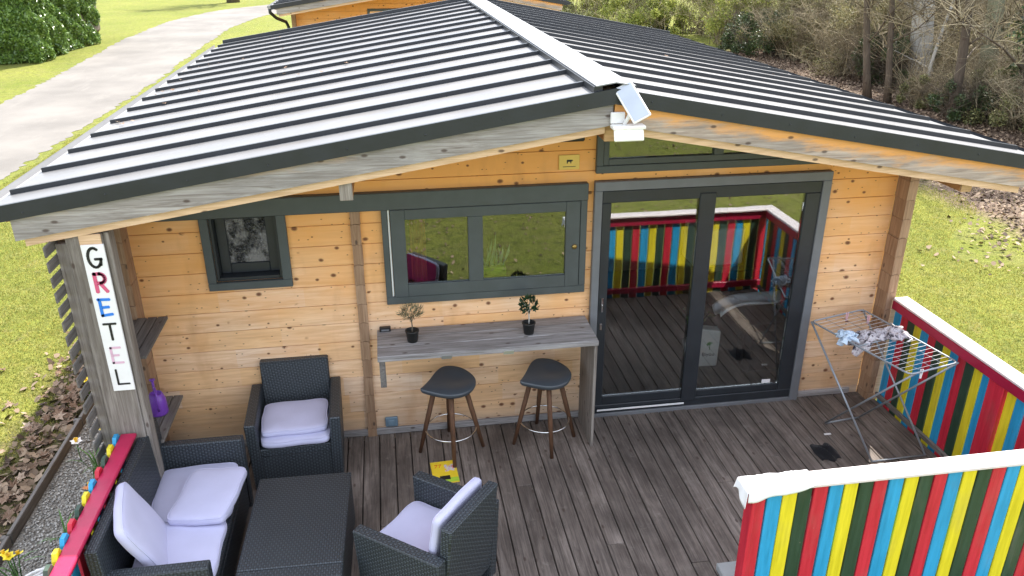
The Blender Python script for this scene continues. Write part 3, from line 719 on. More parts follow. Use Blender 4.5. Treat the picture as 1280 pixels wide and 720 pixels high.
for k in range(26): roof_leaf(random.uniform(-1.9, .6), random.uniform(1.5, 6.2))
for k in range(14): roof_leaf(random.uniform(-1.93, -1.7), random.uniform(-.9, 5))
for k in range(8): roof_leaf(random.uniform(2.4, 4.6), random.uniform(1.5, 6))
# roof beams reaching out over the deck
for x, zt_, hh in ((-1.59, 0, .225), (.045, 0, .27), (XR_, 0, .22), (4.38, 0, .215)):
    z1 = min(roofz(x - .04), roofz(x + .04)) - .112
    m = MB(); m.box((x - .04, YF + .13 if x > 4 else YF + .085, z1 - hh), (x + .04, .3, z1), .004)
    bo = m.build('roof_beam', M['beam'], roof)
    if x < 1: box_obj('beam_end', (x - .041, YF + .064, z1 - hh - .001), (x + .041, YF + .084, z1 - .0), M['beam_end'], roof, .003)
    else: box_obj('beam_end', (x - .041, YF + (.108 if x > 4 else .064), z1 - hh - .001), (x + .041, YF + (.128 if x > 4 else .084), z1 - .0), M['soffit'], roof, .003)

# --- corner post, with the name board hanging on it and the slatted screen beside
post = box_obj('corner_post', (-1.64, -1.0, G), (-1.425, -.86, 2.262), M['grey_wood_z'], cabin, .006)
box_obj('post_cheek', (-1.424, -.985, .0), (-1.392, -.88, 2.262), M['grey_wood_z'], cabin, .004)
box_obj('post_face', (-1.556, -1.012, 2.1), (-1.43, -1.001, 2.262), M['pine_fresh'], cabin, .002)
scr = bpy.data.objects.new('side_screen', None)
m = MB(); m.box((-1.7085, -.14, .60), (-1.655, -.10, 2.24), .003); m.box((-1.7085, -.98, .60), (-1.6415, -.90, 2.20), .003)
scr = m.build('side_screen', M['grey_wood_z'], cabin)
for k in range(24):
    z = 2.235 - k * .0985
    m = MB(); m.box((-1.722, -1.125, z - .070), (-1.709, -.02, z), .005)
    m.build('slat', M['grey_wood_y'], scr)
for z, in ((1.30,), (.62,)):
    sh = MB(); sh.box((-1.64, -.86, z - .05), (-1.60, -.02, z - .01), .003); sh = sh.build('wall_shelf', M['grey_wood_y'], cabin)
    for a in (0, 1, 2): box_obj('shelf_board', (-1.60 + a * .074, -.80, z - .012), (-1.60 + a * .074 + .068, -.17, z + .010), M['grey_wood_y'], sh, .003)

# --- sliding shutter window
hd = box_obj('shutter_rail', (-1.50, -.066, 2.012), (1.84, -.002, 2.150), M['shutter'], cabin, .006)
win = MB()
win.box((.235, -.046, 1.222), (1.84, -.002, 1.288), .005)          # bottom
win.box((1.785, -.046, 1.2885), (1.84, -.002, 2.0115), .004)
win.box((.235, -.046, 1.2885), (.282, -.002, 2.0115), .004)
win = win.build('window', M['shutter'], cabin)
ms = MB()
ms.box((.300, -.058, 1.290), (.41, -.012, 2.008), .003); ms.box((1.668, -.058, 1.290), (1.780, -.012, 2.008), .003)
ms.box((.4105, -.058, 1.290), (1.6675, -.012, 1.390), .003); ms.box((.4105, -.058, 1.928), (1.6675, -.012, 2.008), .003)
ms.box((.892, -.058, 1.3905), (1.008, -.012, 1.9275), .003)
ms.build('sash_frame', M['shutter'], win)
box_obj('seal_strip', (.2835, -.040, 1.292), (.2965, -.020, 2.006), M['white_plastic'], win, .001)
box_obj('pane', (.4105, -.036, 1.3905), (.8915, -.030, 1.9275), M['glass_w'], win, 0)
box_obj('pane', (1.0085, -.036, 1.3905), (1.6675, -.030, 1.9275), M['glass_w'], win, 0)
m = MB(); m.lathe([(.0, 0), (.021, 0), (.021, .006), (.012, .012), (.0, .012)], 14)
o = m.build('latch', mat_plain('brass', (.35, .24, .08), .35, .8), win, loc=(1.74, -.059, 1.632)); o.rotation_euler = (R(90), 0, 0)
# --- small recessed window
sw = MB()
sw.box((-1.09, -.040, 1.43), (-.47, -.002, 1.492), .004); sw.box((-1.09, -.040, 1.4925), (-1.028, -.002, 2.0115), .004); sw.box((-.540, -.040, 1.4925), (-.47, -.002, 2.0115), .004)
sw = sw.build('window', M['shutter'], cabin)
jm = MB()
jm.box((-1.028, 0, 1.4925), (-1.006, .16, 2.012), .002); jm.box((-.562, 0, 1.4925), (-.540, .16, 2.012), .002); jm.box((-1.005, 0, 1.4925), (-.563, .16, 1.52), .002); jm.box((-1.005, 0, 1.99), (-.563, .16, 2.012), .002)
jm.build('window_reveal', M['door_dark'], sw)
ss = MB()
ss.box((-1.004, .09, 1.521), (-.93, .14, 1.989), .004); ss.box((-.64, .09, 1.521), (-.564, .14, 1.989), .004); ss.box((-.9295, .09, 1.521), (-.6405, .14, 1.60), .004); ss.box((-.9295, .09, 1.955), (-.6405, .14, 1.989), .004)
ss.build('sash_frame', M['door_dark'], sw)
n = N('frosted_glass'); o_ = n.tc.outputs['Object']
n.bump(n.noise(n.scale(o_, (38, 38, 38)), 1.0, 3, .6, 1.5), .02, 1.0)
fz = n.noise(n.scale(o_, (7, 7, 5)), 1.0, 4, .7)
M['frosted'] = n.set(n.mix(n.ramp(fz, (.42, 0.0), (.56, 1.0)), (.012, .012, .013), (.26, .25, .24)), .12, 0, .9)
box_obj('pane', (-.9295, .105, 1.6005), (-.6405, .112, 1.9545), M['frosted'], sw, 0)
# --- transom window under the gable
def under(x, d): return roofz(x) - d
tw = MB()
tw.box((1.90, -.040, 2.215), (3.86, -.002, 2.275), .004); tw.box((1.90, -.040, 2.2755), (1.955, -.002, 2.83), .004)
tw.prism([(1.9555, 2.80), (3.86, 2.80 - .182 * 1.9), (3.86, 2.85 - .182 * 1.9), (1.9555, 2.85)], 'y', -.040, -.002)
tw = tw.build('window', M['shutter'], cabin)
m = MB(); m.box((1.9555, -.030, 2.2755), (2.00, .02, 2.80), .003); m.box((2.0005, -.030, 2.2755), (3.86, .02, 2.325), .003); m.box((2.85, -.030, 2.3255), (2.93, .02, 2.66), .003)
m.build('sash_frame', M['shutter'], tw)
m = MB(); m.prism([(2.001, 2.326), (2.849, 2.326), (2.849, 2.62), (2.001, 2.78)], 'y', -.006, .0); m.build('pane', M['glass_w'], tw)
m = MB(); m.prism([(2.931, 2.326), (3.80, 2.326), (3.80, 2.45), (2.931, 2.60)], 'y', -.006, .0); m.build('pane', M['glass_w'], tw)
# --- sliding door
dr = MB()
dr.box((1.895, -.052, 2.075), (3.885, -.002, 2.150), .004); dr.box((1.895, -.052, -.02), (1.958, -.002, 2.0745), .004); dr.box((3.808, -.052, -.02), (3.885, -.002, 2.0745), .004)
dr.box((1.9585, -.052, -.02), (3.8075, -.002, .03), .004)
dr = dr.build('sliding_door', M['door_grey'], cabin)
m = MB()
m.box((1.960, -.040, .112), (2.036, .005, 1.972), .005); m.box((1.960, -.040, 1.9725), (3.806, .005, 2.072), .005); m.box((3.682, -.040, .112), (3.806, .005, 1.972), .005)
m.box((1.960, -.040, .032), (3.806, .005, .1115), .005)
m.build('door_frame', M['door_dark'], dr)
m = MB()   # the left leaf's frame, sliding in front
m.box((2.765, -.050, .085), (2.90, -.030, 2.02), .005); m.box((2.0365, -.034, .1125), (2.7645, .0, .195), .004); m.box((2.9005, -.030, .1125), (3.6815, .0, .175), .004)
m.build('meeting_stile', M['door_dark'], dr)
box_obj('pane', (2.0365, -.020, .1955), (2.7645, -.012, 1.972), M['glass'], dr, 0)
box_obj('pane', (2.9005, -.016, .1755), (3.6815, -.008, 1.972), M['glass'], dr, 0)
box_obj('threshold_strip', (1.99, -.058, .062), (2.79, -.0525, .078), M['white'], dr, .001)
m = MB(); m.box((1.985, -.062, 1.03), (2.003, -.0405, 1.16), .003); m.box((1.985, -.075, 1.04), (1.997, -.062, 1.10), .003); m.build('handle', M['chrome'], dr)
box_obj('lock', (1.982, -.050, .86), (2.003, -.0405, .92), M['chrome'], dr, .003)
box_obj('sticker', (3.53, -.0175, .185), (3.61, -.0165, .222), M['white'], dr, 0)
# blue-grey socket plate near the floor
m = MB(); m.box((.15, -.030, .075), (.255, -.004, .165), .006); m.box((.17, -.044, .095), (.235, -.031, .145), .006)
m.build('wall_socket', mat_plain('blue_grey_plastic', (.16, .24, .30), .5), cabin)
# small dark lamp under the gable
m = MB(); m.box((1.60, -.05, 2.475), (1.80, -.002, 2.535), .01); m.build('wall_lamp', M['black_plastic'], cabin)

# ================================================================== DECK
dk = MB(); dk.box((-1.60, -2.52, -.20), (4.60, -.03, -.040), 0); dk.box((-1.60, -2.52, G), (-1.52, -.03, -.2005), 0); dk.box((4.52, -2.52, G), (4.60, -.03, -.2005), 0)
deck = dk.build('deck', mat_plain('dark_joists', (.03, .026, .022), .9)); tag(deck, kind='structure')
x = -1.60; k = 0
while x < 4.57:
    wd = .130 + random.uniform(-.002, .002)
    cuts = [-2.53, random.uniform(-2.2, -.8), -.004] if k % 4 == 1 else [-2.53, -.004]
    for a, b in zip(cuts, cuts[1:]):
        box_obj('deck_board', (x + .004, a + .002, -.038), (min(x + wd, 4.60) - .004, b - .002, random.uniform(-.003, .0015)), M['deck'], deck, .004)
    x += wd; k += 1

# ================================================================== RAILINGS
CO = ['blue', 'yellow', 'green', 'red']
def picket(parent, lo, hi, col, name='picket'):
    m = MB(); m.box(lo, hi, .005); o = m.build(name, M[col], parent)
    o.rotation_euler = (0, 0, 0); return o
fr = thing('railing', 'front railing of coloured pickets under a cap whitened for sun glare, lower right corner', 'railing', (3.44, -2.44, 0))
PJ = random.Random(5)
def L(o, p): return tuple(Vector(p) - o.location)
def bx(th, name, lo, hi, mat, bev=.004, **kw):
    m = MB(); m.box(L(th, lo), L(th, hi), bev, **kw)
    if name == 'picket':   # nailed up by hand: a hair out of plumb, a little wider or narrower
        ax = 0 if hi[0] - lo[0] > hi[1] - lo[1] else 1; t_ = PJ.uniform(-.0035, .0035); w_ = PJ.uniform(-.0022, .0016); c_ = (L(th, lo)[ax] + L(th, hi)[ax]) / 2
        for v in m.bm.verts: v.co[ax] += t_ * v.co.z + (w_ if v.co[ax] > c_ else -w_)
    return m.build(name, mat, th)
bx(fr, 'rail_cap', (2.215, -2.475, 1.004), (4.70, -2.345, 1.030), M['cap'], .006)
bx(fr, 'rail', (2.27, -2.42, .90), (4.66, -2.385, 1.003), M['rail_red'])
bx(fr, 'rail', (2.27, -2.42, .06), (4.66, -2.385, .13), M['rail_red'])
bx(fr, 'corner_post', (2.245, -2.462, -.18), (2.269, -2.37, 1.003), M['red'])
cols = ['red'] + CO * 8; x = 2.272
for k, cn in enumerate(cols[:26]):
    w_ = .087 if k else .062
    if x > 4.66: break
    j = random.uniform(-.002, .002)
    bx(fr, 'picket', (x + j, -2.444, -.16), (x + w_ + j, -2.4215, 1.000), M[cn], .004)
    x += w_ + .0085
rr = thing('railing', 'right railing of coloured pickets beside the drying rack', 'railing', (4.62, -1.2, 0))
bx(rr, 'rail_cap', (4.565, -2.343, 1.004), (4.70, -.165, 1.030), M['cap'], .006)
bx(rr, 'rail', (4.566, -2.343, .925), (4.60, -.165, 1.003), M['rail_red'])
bx(rr, 'rail', (4.575, -2.343, .04), (4.60, -.165, .085), M['grey_wood_y'])
seq = ['blue', 'red', 'green', 'yellow'] * 3 + ['blue']
y = -.175
for cn in seq:
    bx(rr, 'picket', (4.602, y - .084, -.16), (4.624, y, 1.000), M[cn], .004); y -= .0925
bx(rr, 'post', (4.578, y - .155, -.2), (4.626, y, 1.003), M['red'], .005); y -= .165
for cn in (['yellow', 'blue', 'red', 'green'] * 3):
    if y < -2.33: break
    bx(rr, 'picket', (4.602, max(y - .084, -2.34), -.16), (4.624, y, 1.000), M[cn], .004); y -= .0925
bx(rr, 'wall_post', (4.566, -.163, 0.0), (4.625, -.150, 1.003), M['pine_fresh'], .002)
lr = thing('railing', 'left railing with a raspberry red cap, behind the wicker sofa', 'railing', (-1.53, -1.75, 0))
bx(lr, 'rail_cap', (-1.575, -2.5, .822), (-1.475, -1.012, .848), M['cap_red'], .006)
bx(lr, 'rail', (-1.56, -2.5, .72), (-1.53, -1.012, .821), M['rail_red'])
bx(lr, 'rail', (-1.56, -2.5, .06), (-1.53, -1.012, .13), M['rail_red'])
y = -1.03; seq = ['blue', 'yellow', 'green', 'red']; k = 0
while y > -2.4:
    m = MB(); cn = seq[k % 4]
    a, b = y - .088, y
    m.prism([(p[0] + 1.75, p[1]) for p in [(a, -.16), (b, -.16), (b, .84), (b - .02, .875), (a + .02, .875), (a, .84)]], 'x', -.070, -.046)
    m.build('picket', M[cn], lr); y -= .1225; k += 1
# ================================================================== NAME BOARD
def text_mesh(txt, size, ext=.0012, bold=0.0):
    cu = bpy.data.curves.new('t', 'FONT'); cu.body = txt; cu.size = size; cu.extrude = ext; cu.offset = bold
    cu.align_x = 'CENTER'; cu.align_y = 'CENTER'; cu.resolution_u = 4
    o = bpy.data.objects.new('t', cu); me = bpy.data.meshes.new_from_object(o); bpy.data.objects.remove(o); return me
nb = thing('name_board', 'tall white board reading GRETEL in hand painted letters, on the corner post', 'sign', (-1.484, -1.022, 1.70))
m = MB(); m.box((-.066, -.004, -.515), (.066, .010, .50), .002); m.build('board', M['white'], nb)
def stroke_letter(name, strokes, mat, cx, cz, w_, h_, th=.010):
    m = MB()
    for st in strokes:
        pts = [Vector((cx + (p[0] - .5) * w_, 0, cz + (p[1] - .5) * h_)) for p in st]
        for a, b in zip(pts, pts[1:]):
            d = b - a; L_ = d.length
            if L_ < 1e-6: continue
            t = d / L_; nn = Vector((-t.z, 0, t.x)) * th
            e = t * th * .6
            vs = [a - e + nn, b + e + nn, b + e - nn, a - e - nn]
            ff = [m.bm.verts.new((v.x, -.0064 , v.z)) for v in vs]
            m.bm.faces.new(ff)
        for p in pts:
            ff = [m.bm.verts.new((p.x + th * math.cos(q), -.0064 - .00005, p.z + th * math.sin(q))) for q in np.linspace(0, 2 * math.pi, 11)[:-1]]
            m.bm.faces.new(ff)
    return m.build(name, mat, nb)
def arc(cx, cy, rx, ry, a0, a1, n_=14): return [(cx + rx * math.cos(R(a0 + (a1 - a0) * i / n_)), cy + ry * math.sin(R(a0 + (a1 - a0) * i / n_))) for i in range(n_ + 1)]
INK = mat_plain('black_letter_paint', (.012, .012, .012), .5); PINK = mat_plain('pink_letter_paint', (.62, .10, .20), .5)
BLU = mat_plain('blue_letter_paint', (.02, .20, .70), .5); PAL = mat_plain('pale_pink_letter_paint', (.70, .44, .56), .5)
zs = [.418, .253, .085, -.085, -.253, -.412]
stroke_letter('letter', [arc(.5, .5, .46, .5, 55, 345, 18) + [(.95, .42)], [(.55, .42), (.98, .42)], [(.95, .42), (.88, .12)]], INK, 0, zs[0], .078, .125, .0085)
stroke_letter('letter', [[(.12, 0), (.12, 1)], [(.12, 1), (.55, 1)] + arc(.55, .74, .38, .26, 90, -90, 8) + [(.12, .48)], [(.45, .48), (.92, 0)]], PINK, .003, zs[1], .070, .118, .0115)
stroke_letter('letter', [[(.1, 0), (.1, 1)], [(.0, 1), (.92, .98)], [(.1, .50), (.75, .52)], [(.1, 0), (.95, .06)]], BLU, .0, zs[2], .068, .110, .0095)
stroke_letter('letter', [[(.5, 0), (.5, 1)], [(.0, 1), (1, 1)]], INK, .0, zs[3], .070, .110, .0075)
stroke_letter('letter', [[(.1, 0), (.1, 1)], [(.1, 1), (.95, 1)], [(.1, .50), (.70, .50)], [(.1, 0), (1.0, .0)]], PAL, .0, zs[4], .066, .108, .0075)
stroke_letter('letter', [[(.08, 0), (.08, 1)], [(.08, 0), (1.0, .0)]], INK, .005, zs[5], .072, .105, .0065)

# yellow plaque
pq = thing('plaque', 'small yellow plaque with a black animal mark, high on the wall', 'plaque', (1.69, -.003, 2.31))
m = MB(); m.box((-.082, -.012, -.058), (.082, -.001, .058), .003); m.build('plate', mat_plain('yellow_wood', (.80, .55, .13), .5), pq)
m = MB()
for a, b in (((-.020, .004), (.018, .020)), ((-.020, -.008), (-.012, .004)), ((.008, -.008), (.015, .004)), ((.0185, .008), (.027, .018)), ((-.05, -.036), (.05, -.032))):
    m.box((a[0], -.0145, a[1]), (b[0], -.0125, b[1]), .0)
m.build('mark', INK, pq)

# ================================================================== BAR COUNTER
bar = thing('wall_counter', 'weathered grey plank bar counter fixed to the wall under the big window', 'counter', (1.0, -.26, 0))
for k in range(3):
    a = -.488 + k * .155
    bx(bar, 'plank', (.14, a, .968 + random.uniform(-.001, .001)), (1.855, a + .152, 1.0), M['grey_wood'], .004)
bx(bar, 'front_edge', (.14, -.496, .958), (1.855, -.489, .992), M['grey_wood'], .002)
bx(bar, 'side_panel', (1.828, -.475, .0), (1.852, -.255, .966), M['grey_wood_z'], .003)
bx(bar, 'side_panel', (1.828, -.253, .0), (1.852, -.035, .966), M['grey_wood_z'], .003)
bx(bar, 'bracket', (.150, -.47, .72), (.195, -.44, .967), M['grey_wood_y'], .003)
bx(bar, 'bracket', (.150, -.4395, .925), (.195, -.04, .967), M['grey_wood_z'], .003)
bx(bar, 'hinge', (.62, -.4985, .945), (.70, -.4965, .975), M['alu'], .0005)
bx(bar, 'hinge', (1.10, -.4985, .945), (1.18, -.4965, .975), M['alu'], .0005)
tb = thing('small_box', 'small black box on the left end of the counter', 'box', (.205, -.055, 1.001))
m = MB(); m.box((-.045, -.02, 0), (.045, .02, .035), .004); m.build('case', M['black_plastic'], tb)
m = MB(); m.box((-.03, -.0225, .008), (.03, -.0202, .022), .001); m.build('clip', M['door_grey'], tb)

def pot_plant(label, x, y, z, kind, grp):
    t = thing('potted_plant', label, 'plant', (x, y, z), 0, grp)
    m = MB(); m.lathe([(.0, 0), (.036, 0), (.040, .004), (.050, .086), (.055, .088), (.055, .098), (.047, .098), (.045, .085), (.0, .082)], 20); m.build('pot', M['pot'], t)
    m = MB(); rng = random.Random(5 if kind else 9)
    m.tube([(0, 0, .08), (.003, .002, .13), (-.002, 0, .19), (.002, -.002, .22)], [.006, .005, .0045, .003], 7)
    ends = []
    for k in range(9):
        a = rng.uniform(0, 6.28); r0 = rng.uniform(.03, .07); zz = rng.uniform(.20, .30)
        e = (r0 * math.cos(a), r0 * math.sin(a), zz); ends.append(e)
        m.tube([(0, 0, .16 + rng.uniform(0, .05)), (e[0] * .5, e[1] * .5, (zz + .19) / 2), e], [.003, .002, .0012], 5)
    m.build('stem', M['bark_pale'] if kind else M['bark'], t)
    V = []; F = []; q = 0
    for k in range(120 if kind else 330):
        a = rng.uniform(0, 6.28); ph = rng.uniform(-1, 1); rad = (.062 if kind else .088) * rng.uniform(.3, 1) ** .5
        c = Vector((math.cos(a) * rad * math.sqrt(1 - ph * ph), math.sin(a) * rad * math.sqrt(1 - ph * ph), .245 + ph * (.058 if kind else .040)))
        d = (c - Vector((0, 0, .19)) + Vector((rng.uniform(-.05, .05),) * 3)).normalized()
        if not kind: d = (d + Vector((rng.uniform(-.6, .6), rng.uniform(-.6, .6), .3))).normalized()
        s_ = d.cross(Vector((rng.uniform(-1, 1), rng.uniform(-1, 1), rng.uniform(-1, 1)))).normalized()
        ln, wd = (.042, .0115) if kind else (.048, .0022)
        nn = d.cross(s_) * ln * .12
        V += [c, c + d * ln * .5 + s_ * wd + nn, c + d * ln, c + d * ln * .5 - s_ * wd + nn]; F.append((q, q + 1, q + 2, q + 3)); q += 4
    np_mesh('foliage', [tuple(v) for v in V], F, M['leaf_dark'] if kind else M['olive_leaf'], t)
    return t
pot_plant('thin spiky grey green plant in a black pot at the left end of the counter', .415, -.27, 1.001, 0, 'pot plants on the counter')
pot_plant('round dark leaved bush in a black pot at the right of the counter', 1.335, -.28, 1.001, 1, 'pot plants on the counter')

# ================================================================== STOOLS
def make_stool(loc, label, rz=0):
    t = thing('bar_stool', label, 'stool', loc, rz, 'bar stools at the counter')
    out = [(-.235, -.115), (-.215, -.085), (-.155, .02), (-.09, .13), (-.03, .185), (.03, .19), (.10, .165), (.16, .11), (.205, .03), (.205, -.06), (.16, -.145), (.09, -.20), (.0, -.215), (-.08, -.20), (-.16, -.165), (-.215, -.135)]
    # smooth closed outline
    P = np.array(out); n0 = len(P); pts = []
    for i in range(n0):
        p0, p1, p2, p3 = P[i - 1], P[i], P[(i + 1) % n0], P[(i + 2) % n0]
        for u in (0, .33, .66): pts.append(.5 * ((2 * p1) + (-p0 + p2) * u + (2 * p0 - 5 * p1 + 4 * p2 - p3) * u * u + (-p0 + 3 * p1 - 3 * p2 + p3) * u ** 3))
    P = np.array(pts); n0 = len(P); c = np.array([.02, -.01])
    m = MB()
    def zt(p, f): # moulded top: dish in the middle, rear lip rising, front rolled down
        x, y = p; return .665 - .022 * math.exp(-((x - .06) ** 2 + (y - .01) ** 2) / .010) + .035 * max(0, y) / .19 * f ** 2 + .020 * max(0, -x) / .2 * f ** 2 - (.016 * f ** 6)
    rings = []
    for f in (.12, .3, .5, .68, .82, .92, .98, 1.0):
        rings.append([m.bm.verts.new(((c + (p - c) * f)[0], (c + (p - c) * f)[1], zt(c + (p - c) * f, f))) for p in P])
    for f, dz in ((.995, .022), (.95, .040), (.80, .052), (.4, .056)):
        rings.append([m.bm.verts.new(((c + (p - c) * f)[0], (c + (p - c) * f)[1], zt(c + (p - c) * min(f, 1), 1 if f > .9 else f) - dz)) for p in P])
    for a, b in zip(rings, rings[1:]):
        for i in range(n0):
            f = m.bm.faces.new((a[i], a[(i + 1) % n0], b[(i + 1) % n0], b[i])); f.smooth = True
    m.bm.faces.new(rings[0]).smooth = True; m.bm.faces.new(rings[-1][::-1])
    m.build('seat', M['stool_seat'], t)
    m = MB(); m.box((-.10, -.10, .585), (.10, .10, .612), .01); m.build('seat_bracket', M['black_plastic'], t)
    for a in (-90, 0, 90, 180):
        top = Vector((.115 * math.cos(R(a)), .115 * math.sin(R(a)), .62)); bot = Vector((.262 * math.cos(R(a)), .262 * math.sin(R(a)), .002))
        m = MB(); m.tube([bot, bot.lerp(top, .5), top], [.0145, .0205, .022], 8); m.build('leg', M['walnut'], t)
    m = MB(); rr_ = .262 - (.262 - .115) * .215 / .62 - .004
    m.tube([(rr_ * math.cos(2 * math.pi * k / 40), rr_ * math.sin(2 * math.pi * k / 40), .215) for k in range(40)], .0065, 7, closed=True)
    m.build('foot_ring', M['chrome'], t)
    return t
make_stool((.685, -.33, 0), 'dark moulded bar stool with walnut legs nearer the left end of the counter', R(0))
make_stool((1.465, -.325, 0), 'dark moulded bar stool with walnut legs at the right, next to the counter side panel', R(3))

# ================================================================== WICKER SUITE
def cushion_mesh(w_, d_, h_, puff=.018, seed=0):
    rng = np.random.default_rng(seed); m = MB(); nu, nv = 14, 14
    ph = rng.uniform(0, 6, 6)
    lv = [-1, -.985, -.955, -.90, -.78, -.6, -.4, -.2, 0, .2, .4, .6, .78, .90, .955, .985, 1]; nu = nv = len(lv) - 1
    def surf(u, v, top):
        x, y = lv[round(u * nu)], lv[round(v * nv)]
        e = max(abs(x), abs(y)); r = (abs(x) ** 9 + abs(y) ** 9) ** (1 / 9.) if (x or y) else 0
        k = e / r if r > 1e-6 else 1
        X, Y = x * k * w_ / 2, y * k * d_ / 2
        X += .004 * math.sin(y * 5 + ph[2]); Y += .004 * math.sin(x * 5 + ph[3])
        f = max(0.0, 1 - e ** 22)
        z = h_ / 2 * (f ** .42 if f > 0 else 0)
        wr = puff * (1 - e ** 2.5) + .003 * math.sin(x * 4 + ph[0]) * math.sin(y * 5 + ph[1]) * (1 - e ** 4) + .0022 * math.sin(x * 11 + y * 7 + ph[4]) * e * (1 - e ** 6)
        return (X, Y, z + wr if top else -z + wr * .8)
    A = m.grid(lambda u, v: surf(u, v, True), nu, nv); B = m.grid(lambda u, v: surf(u, v, False), nu, nv)
    bmesh.ops.remove_doubles(m.bm, verts=m.bm.verts, dist=.0004)
    ring = []
    for i in range(96):
        a = 2 * math.pi * i / 96; x, y = math.cos(a), math.sin(a); e = max(abs(x), abs(y)); x, y = x / e, y / e
        r = (abs(x) ** 9 + abs(y) ** 9) ** (1 / 9.); x, y = x / r, y / r
        ring.append((x * w_ / 2 * .975 + .004 * math.sin(y * 5 + ph[2]), y * d_ / 2 * .975 + .004 * math.sin(x * 5 + ph[3])))
    m.tube([(x, y, h_ * .375) for x, y in ring], .0042, 6, closed=True)
    return m
def cushion(label, w_, d_, h_, loc, rot=(0, 0, 0), seed=0, puff=.009, grp='pale lilac cushions on the wicker furniture'):
    o = cushion_mesh(w_, d_, h_, puff, seed).build('cushion', M['cushion'], None)
    o.location = loc; o.rotation_euler = rot; tag(o, label, 'cushion', grp); return o

def arm_panel(m, x0, x1, y0, y1, z1, flare=.0):
    m.box((x0, y0, .0), (x1, y1, z1), .007)
def make_armchair(loc, rz, label, seed):
    t = thing('wicker_armchair', label, 'armchair', loc, rz, 'dark wicker armchairs')
    # faces local -y, 0.70 wide, 0.66 deep
    for s_ in (-1, 1):
        m = MB(); x0, x1 = sorted((s_ * .35, s_ * .268))
        vs = m.box((x0, -.33, .0), (x1, .30, .60), .007)
        for v in vs:
            if v.co.z < .3: v.co.x -= s_ * .018; v.co.y *= .93
        m.build('arm', M['wicker'], t)
    m = MB(); vs = m.box((-.266, .225, .10), (.266, .298, .80), .009)
    for v in vs: v.co.y += (v.co.z - .35) * .10
    m.build('backrest', M['wicker'], t)
    m = MB(); m.box((-.262, -.305, .30), (.262, .222, .365), .006); m.build('seat', M['wicker'], t)
    m = MB(); m.box((-.2625, -.300, .06), (.2625, -.275, .299), .005); m.build('front_panel', M['wicker'], t)
    for sx in (-1, 1):
        m = MB(); m.box((sx * .262 - .008, -.309, .06), (sx * .262 + .008, -.301, .36), .002); m.build('corner_trim', M['black_plastic'], t)
    return t
a1 = make_armchair((-.525, -.325, 0), R(2), 'dark wicker armchair against the wall with two stacked pale cushions, facing the camera', 1)
cushion('pale lilac back cushion lying flat on top in the wicker armchair by the wall', .50, .40, .055, (-.525, -.395, .475), (R(3), 0, R(2)), 3, .008)
cushion('pale lilac seat cushion, the lower one in the wicker armchair by the wall', .52, .50, .065, (-.522, -.402, .405), (0, 0, R(2)), 4, .008)
A2 = R(50.5)
# local -y must point to (-.78,.62)
a2 = make_armchair((.430, -1.865, 0), math.atan2(-.78, -.62), 'dark wicker armchair turned away from the camera at the bottom of the picture', 2)
def loc2(p, base=a2):
    c, s_ = math.cos(base.rotation_euler.z), math.sin(base.rotation_euler.z)
    return (base.location.x + p[0] * c - p[1] * s_, base.location.y + p[0] * s_ + p[1] * c, p[2])
cushion('pale lilac seat cushion in the armchair turned away from the camera', .51, .47, .07, loc2((0, -.075, .402)), (0, 0, a2.rotation_euler.z), 5, .012)
bc = cushion('thin pale cushion standing against the backrest of the armchair turned away from the camera', .50, .40, .055, loc2((0, .196, .635)), (0, 0, 0), 6, .010)
bc.data.materials.append(M['magenta'])
for f in bc.data.polygons:
    if f.normal.z > .6 and abs(f.center.x) < .242 and abs(f.center.y) < .192: f.material_index = 1
bc.rotation_euler = (Matrix.Rotation(a2.rotation_euler.z, 3, 'Z') @ Matrix.Rotation(R(82), 3, 'X')).to_euler()

sofa = thing('wicker_sofa', 'dark wicker two seat sofa with white cushions along the left railing', 'sofa', (-1.17, -1.45, 0), 0)
for y0, y1 in ((-.83, -.757), (-2.125, -2.045)): bx(sofa, 'arm', (-1.50, y0, .0), (-.85, y1, .60), M['wicker'], .007)
m = MB(); vs = m.box(L(sofa, (-1.455, -2.125 , .10)), L(sofa, (-1.385, -.757, .80)), .008)
for v in vs: v.co.x -= (v.co.z - .3) * .055
m.build('backrest', M['wicker'], sofa)
bx(sofa, 'seat', (-1.372, -2.044, .30), (-.862, -.831, .365), M['wicker'], .006)
bx(sofa, 'front_panel', (-.885, -2.0445, .05), (-.8605, -.8305, .299), M['wicker'], .005)
bx(sofa, 'corner_trim', (-.862, -.8605, .05), (-.852, -.832, .36), M['black_plastic'], .002)
cushion('pale lilac seat cushion on the far half of the sofa, partly covered by another', .53, .60, .07, (-1.135, -1.15, .402), (0, 0, R(3)), 7)
cushion('pale lilac back cushion lying askew on the far half of the sofa', .39, .53, .065, (-1.01, -1.295, .485), (R(2), R(-3), R(-9)), 8)
cushion('pale lilac seat cushion on the near half of the sofa', .50, .57, .075, (-1.115, -1.755, .405), (0, 0, R(0)), 9)
lc = cushion('pale lilac back cushion leaning upright in the near half of the sofa', .47, .52, .075, (-1.300, -1.745, .615), (0, 0, 0), 10)
lc.rotation_euler = (Matrix.Rotation(R(14), 3, 'Z') @ Matrix.Rotation(R(66), 3, 'Y')).to_euler()

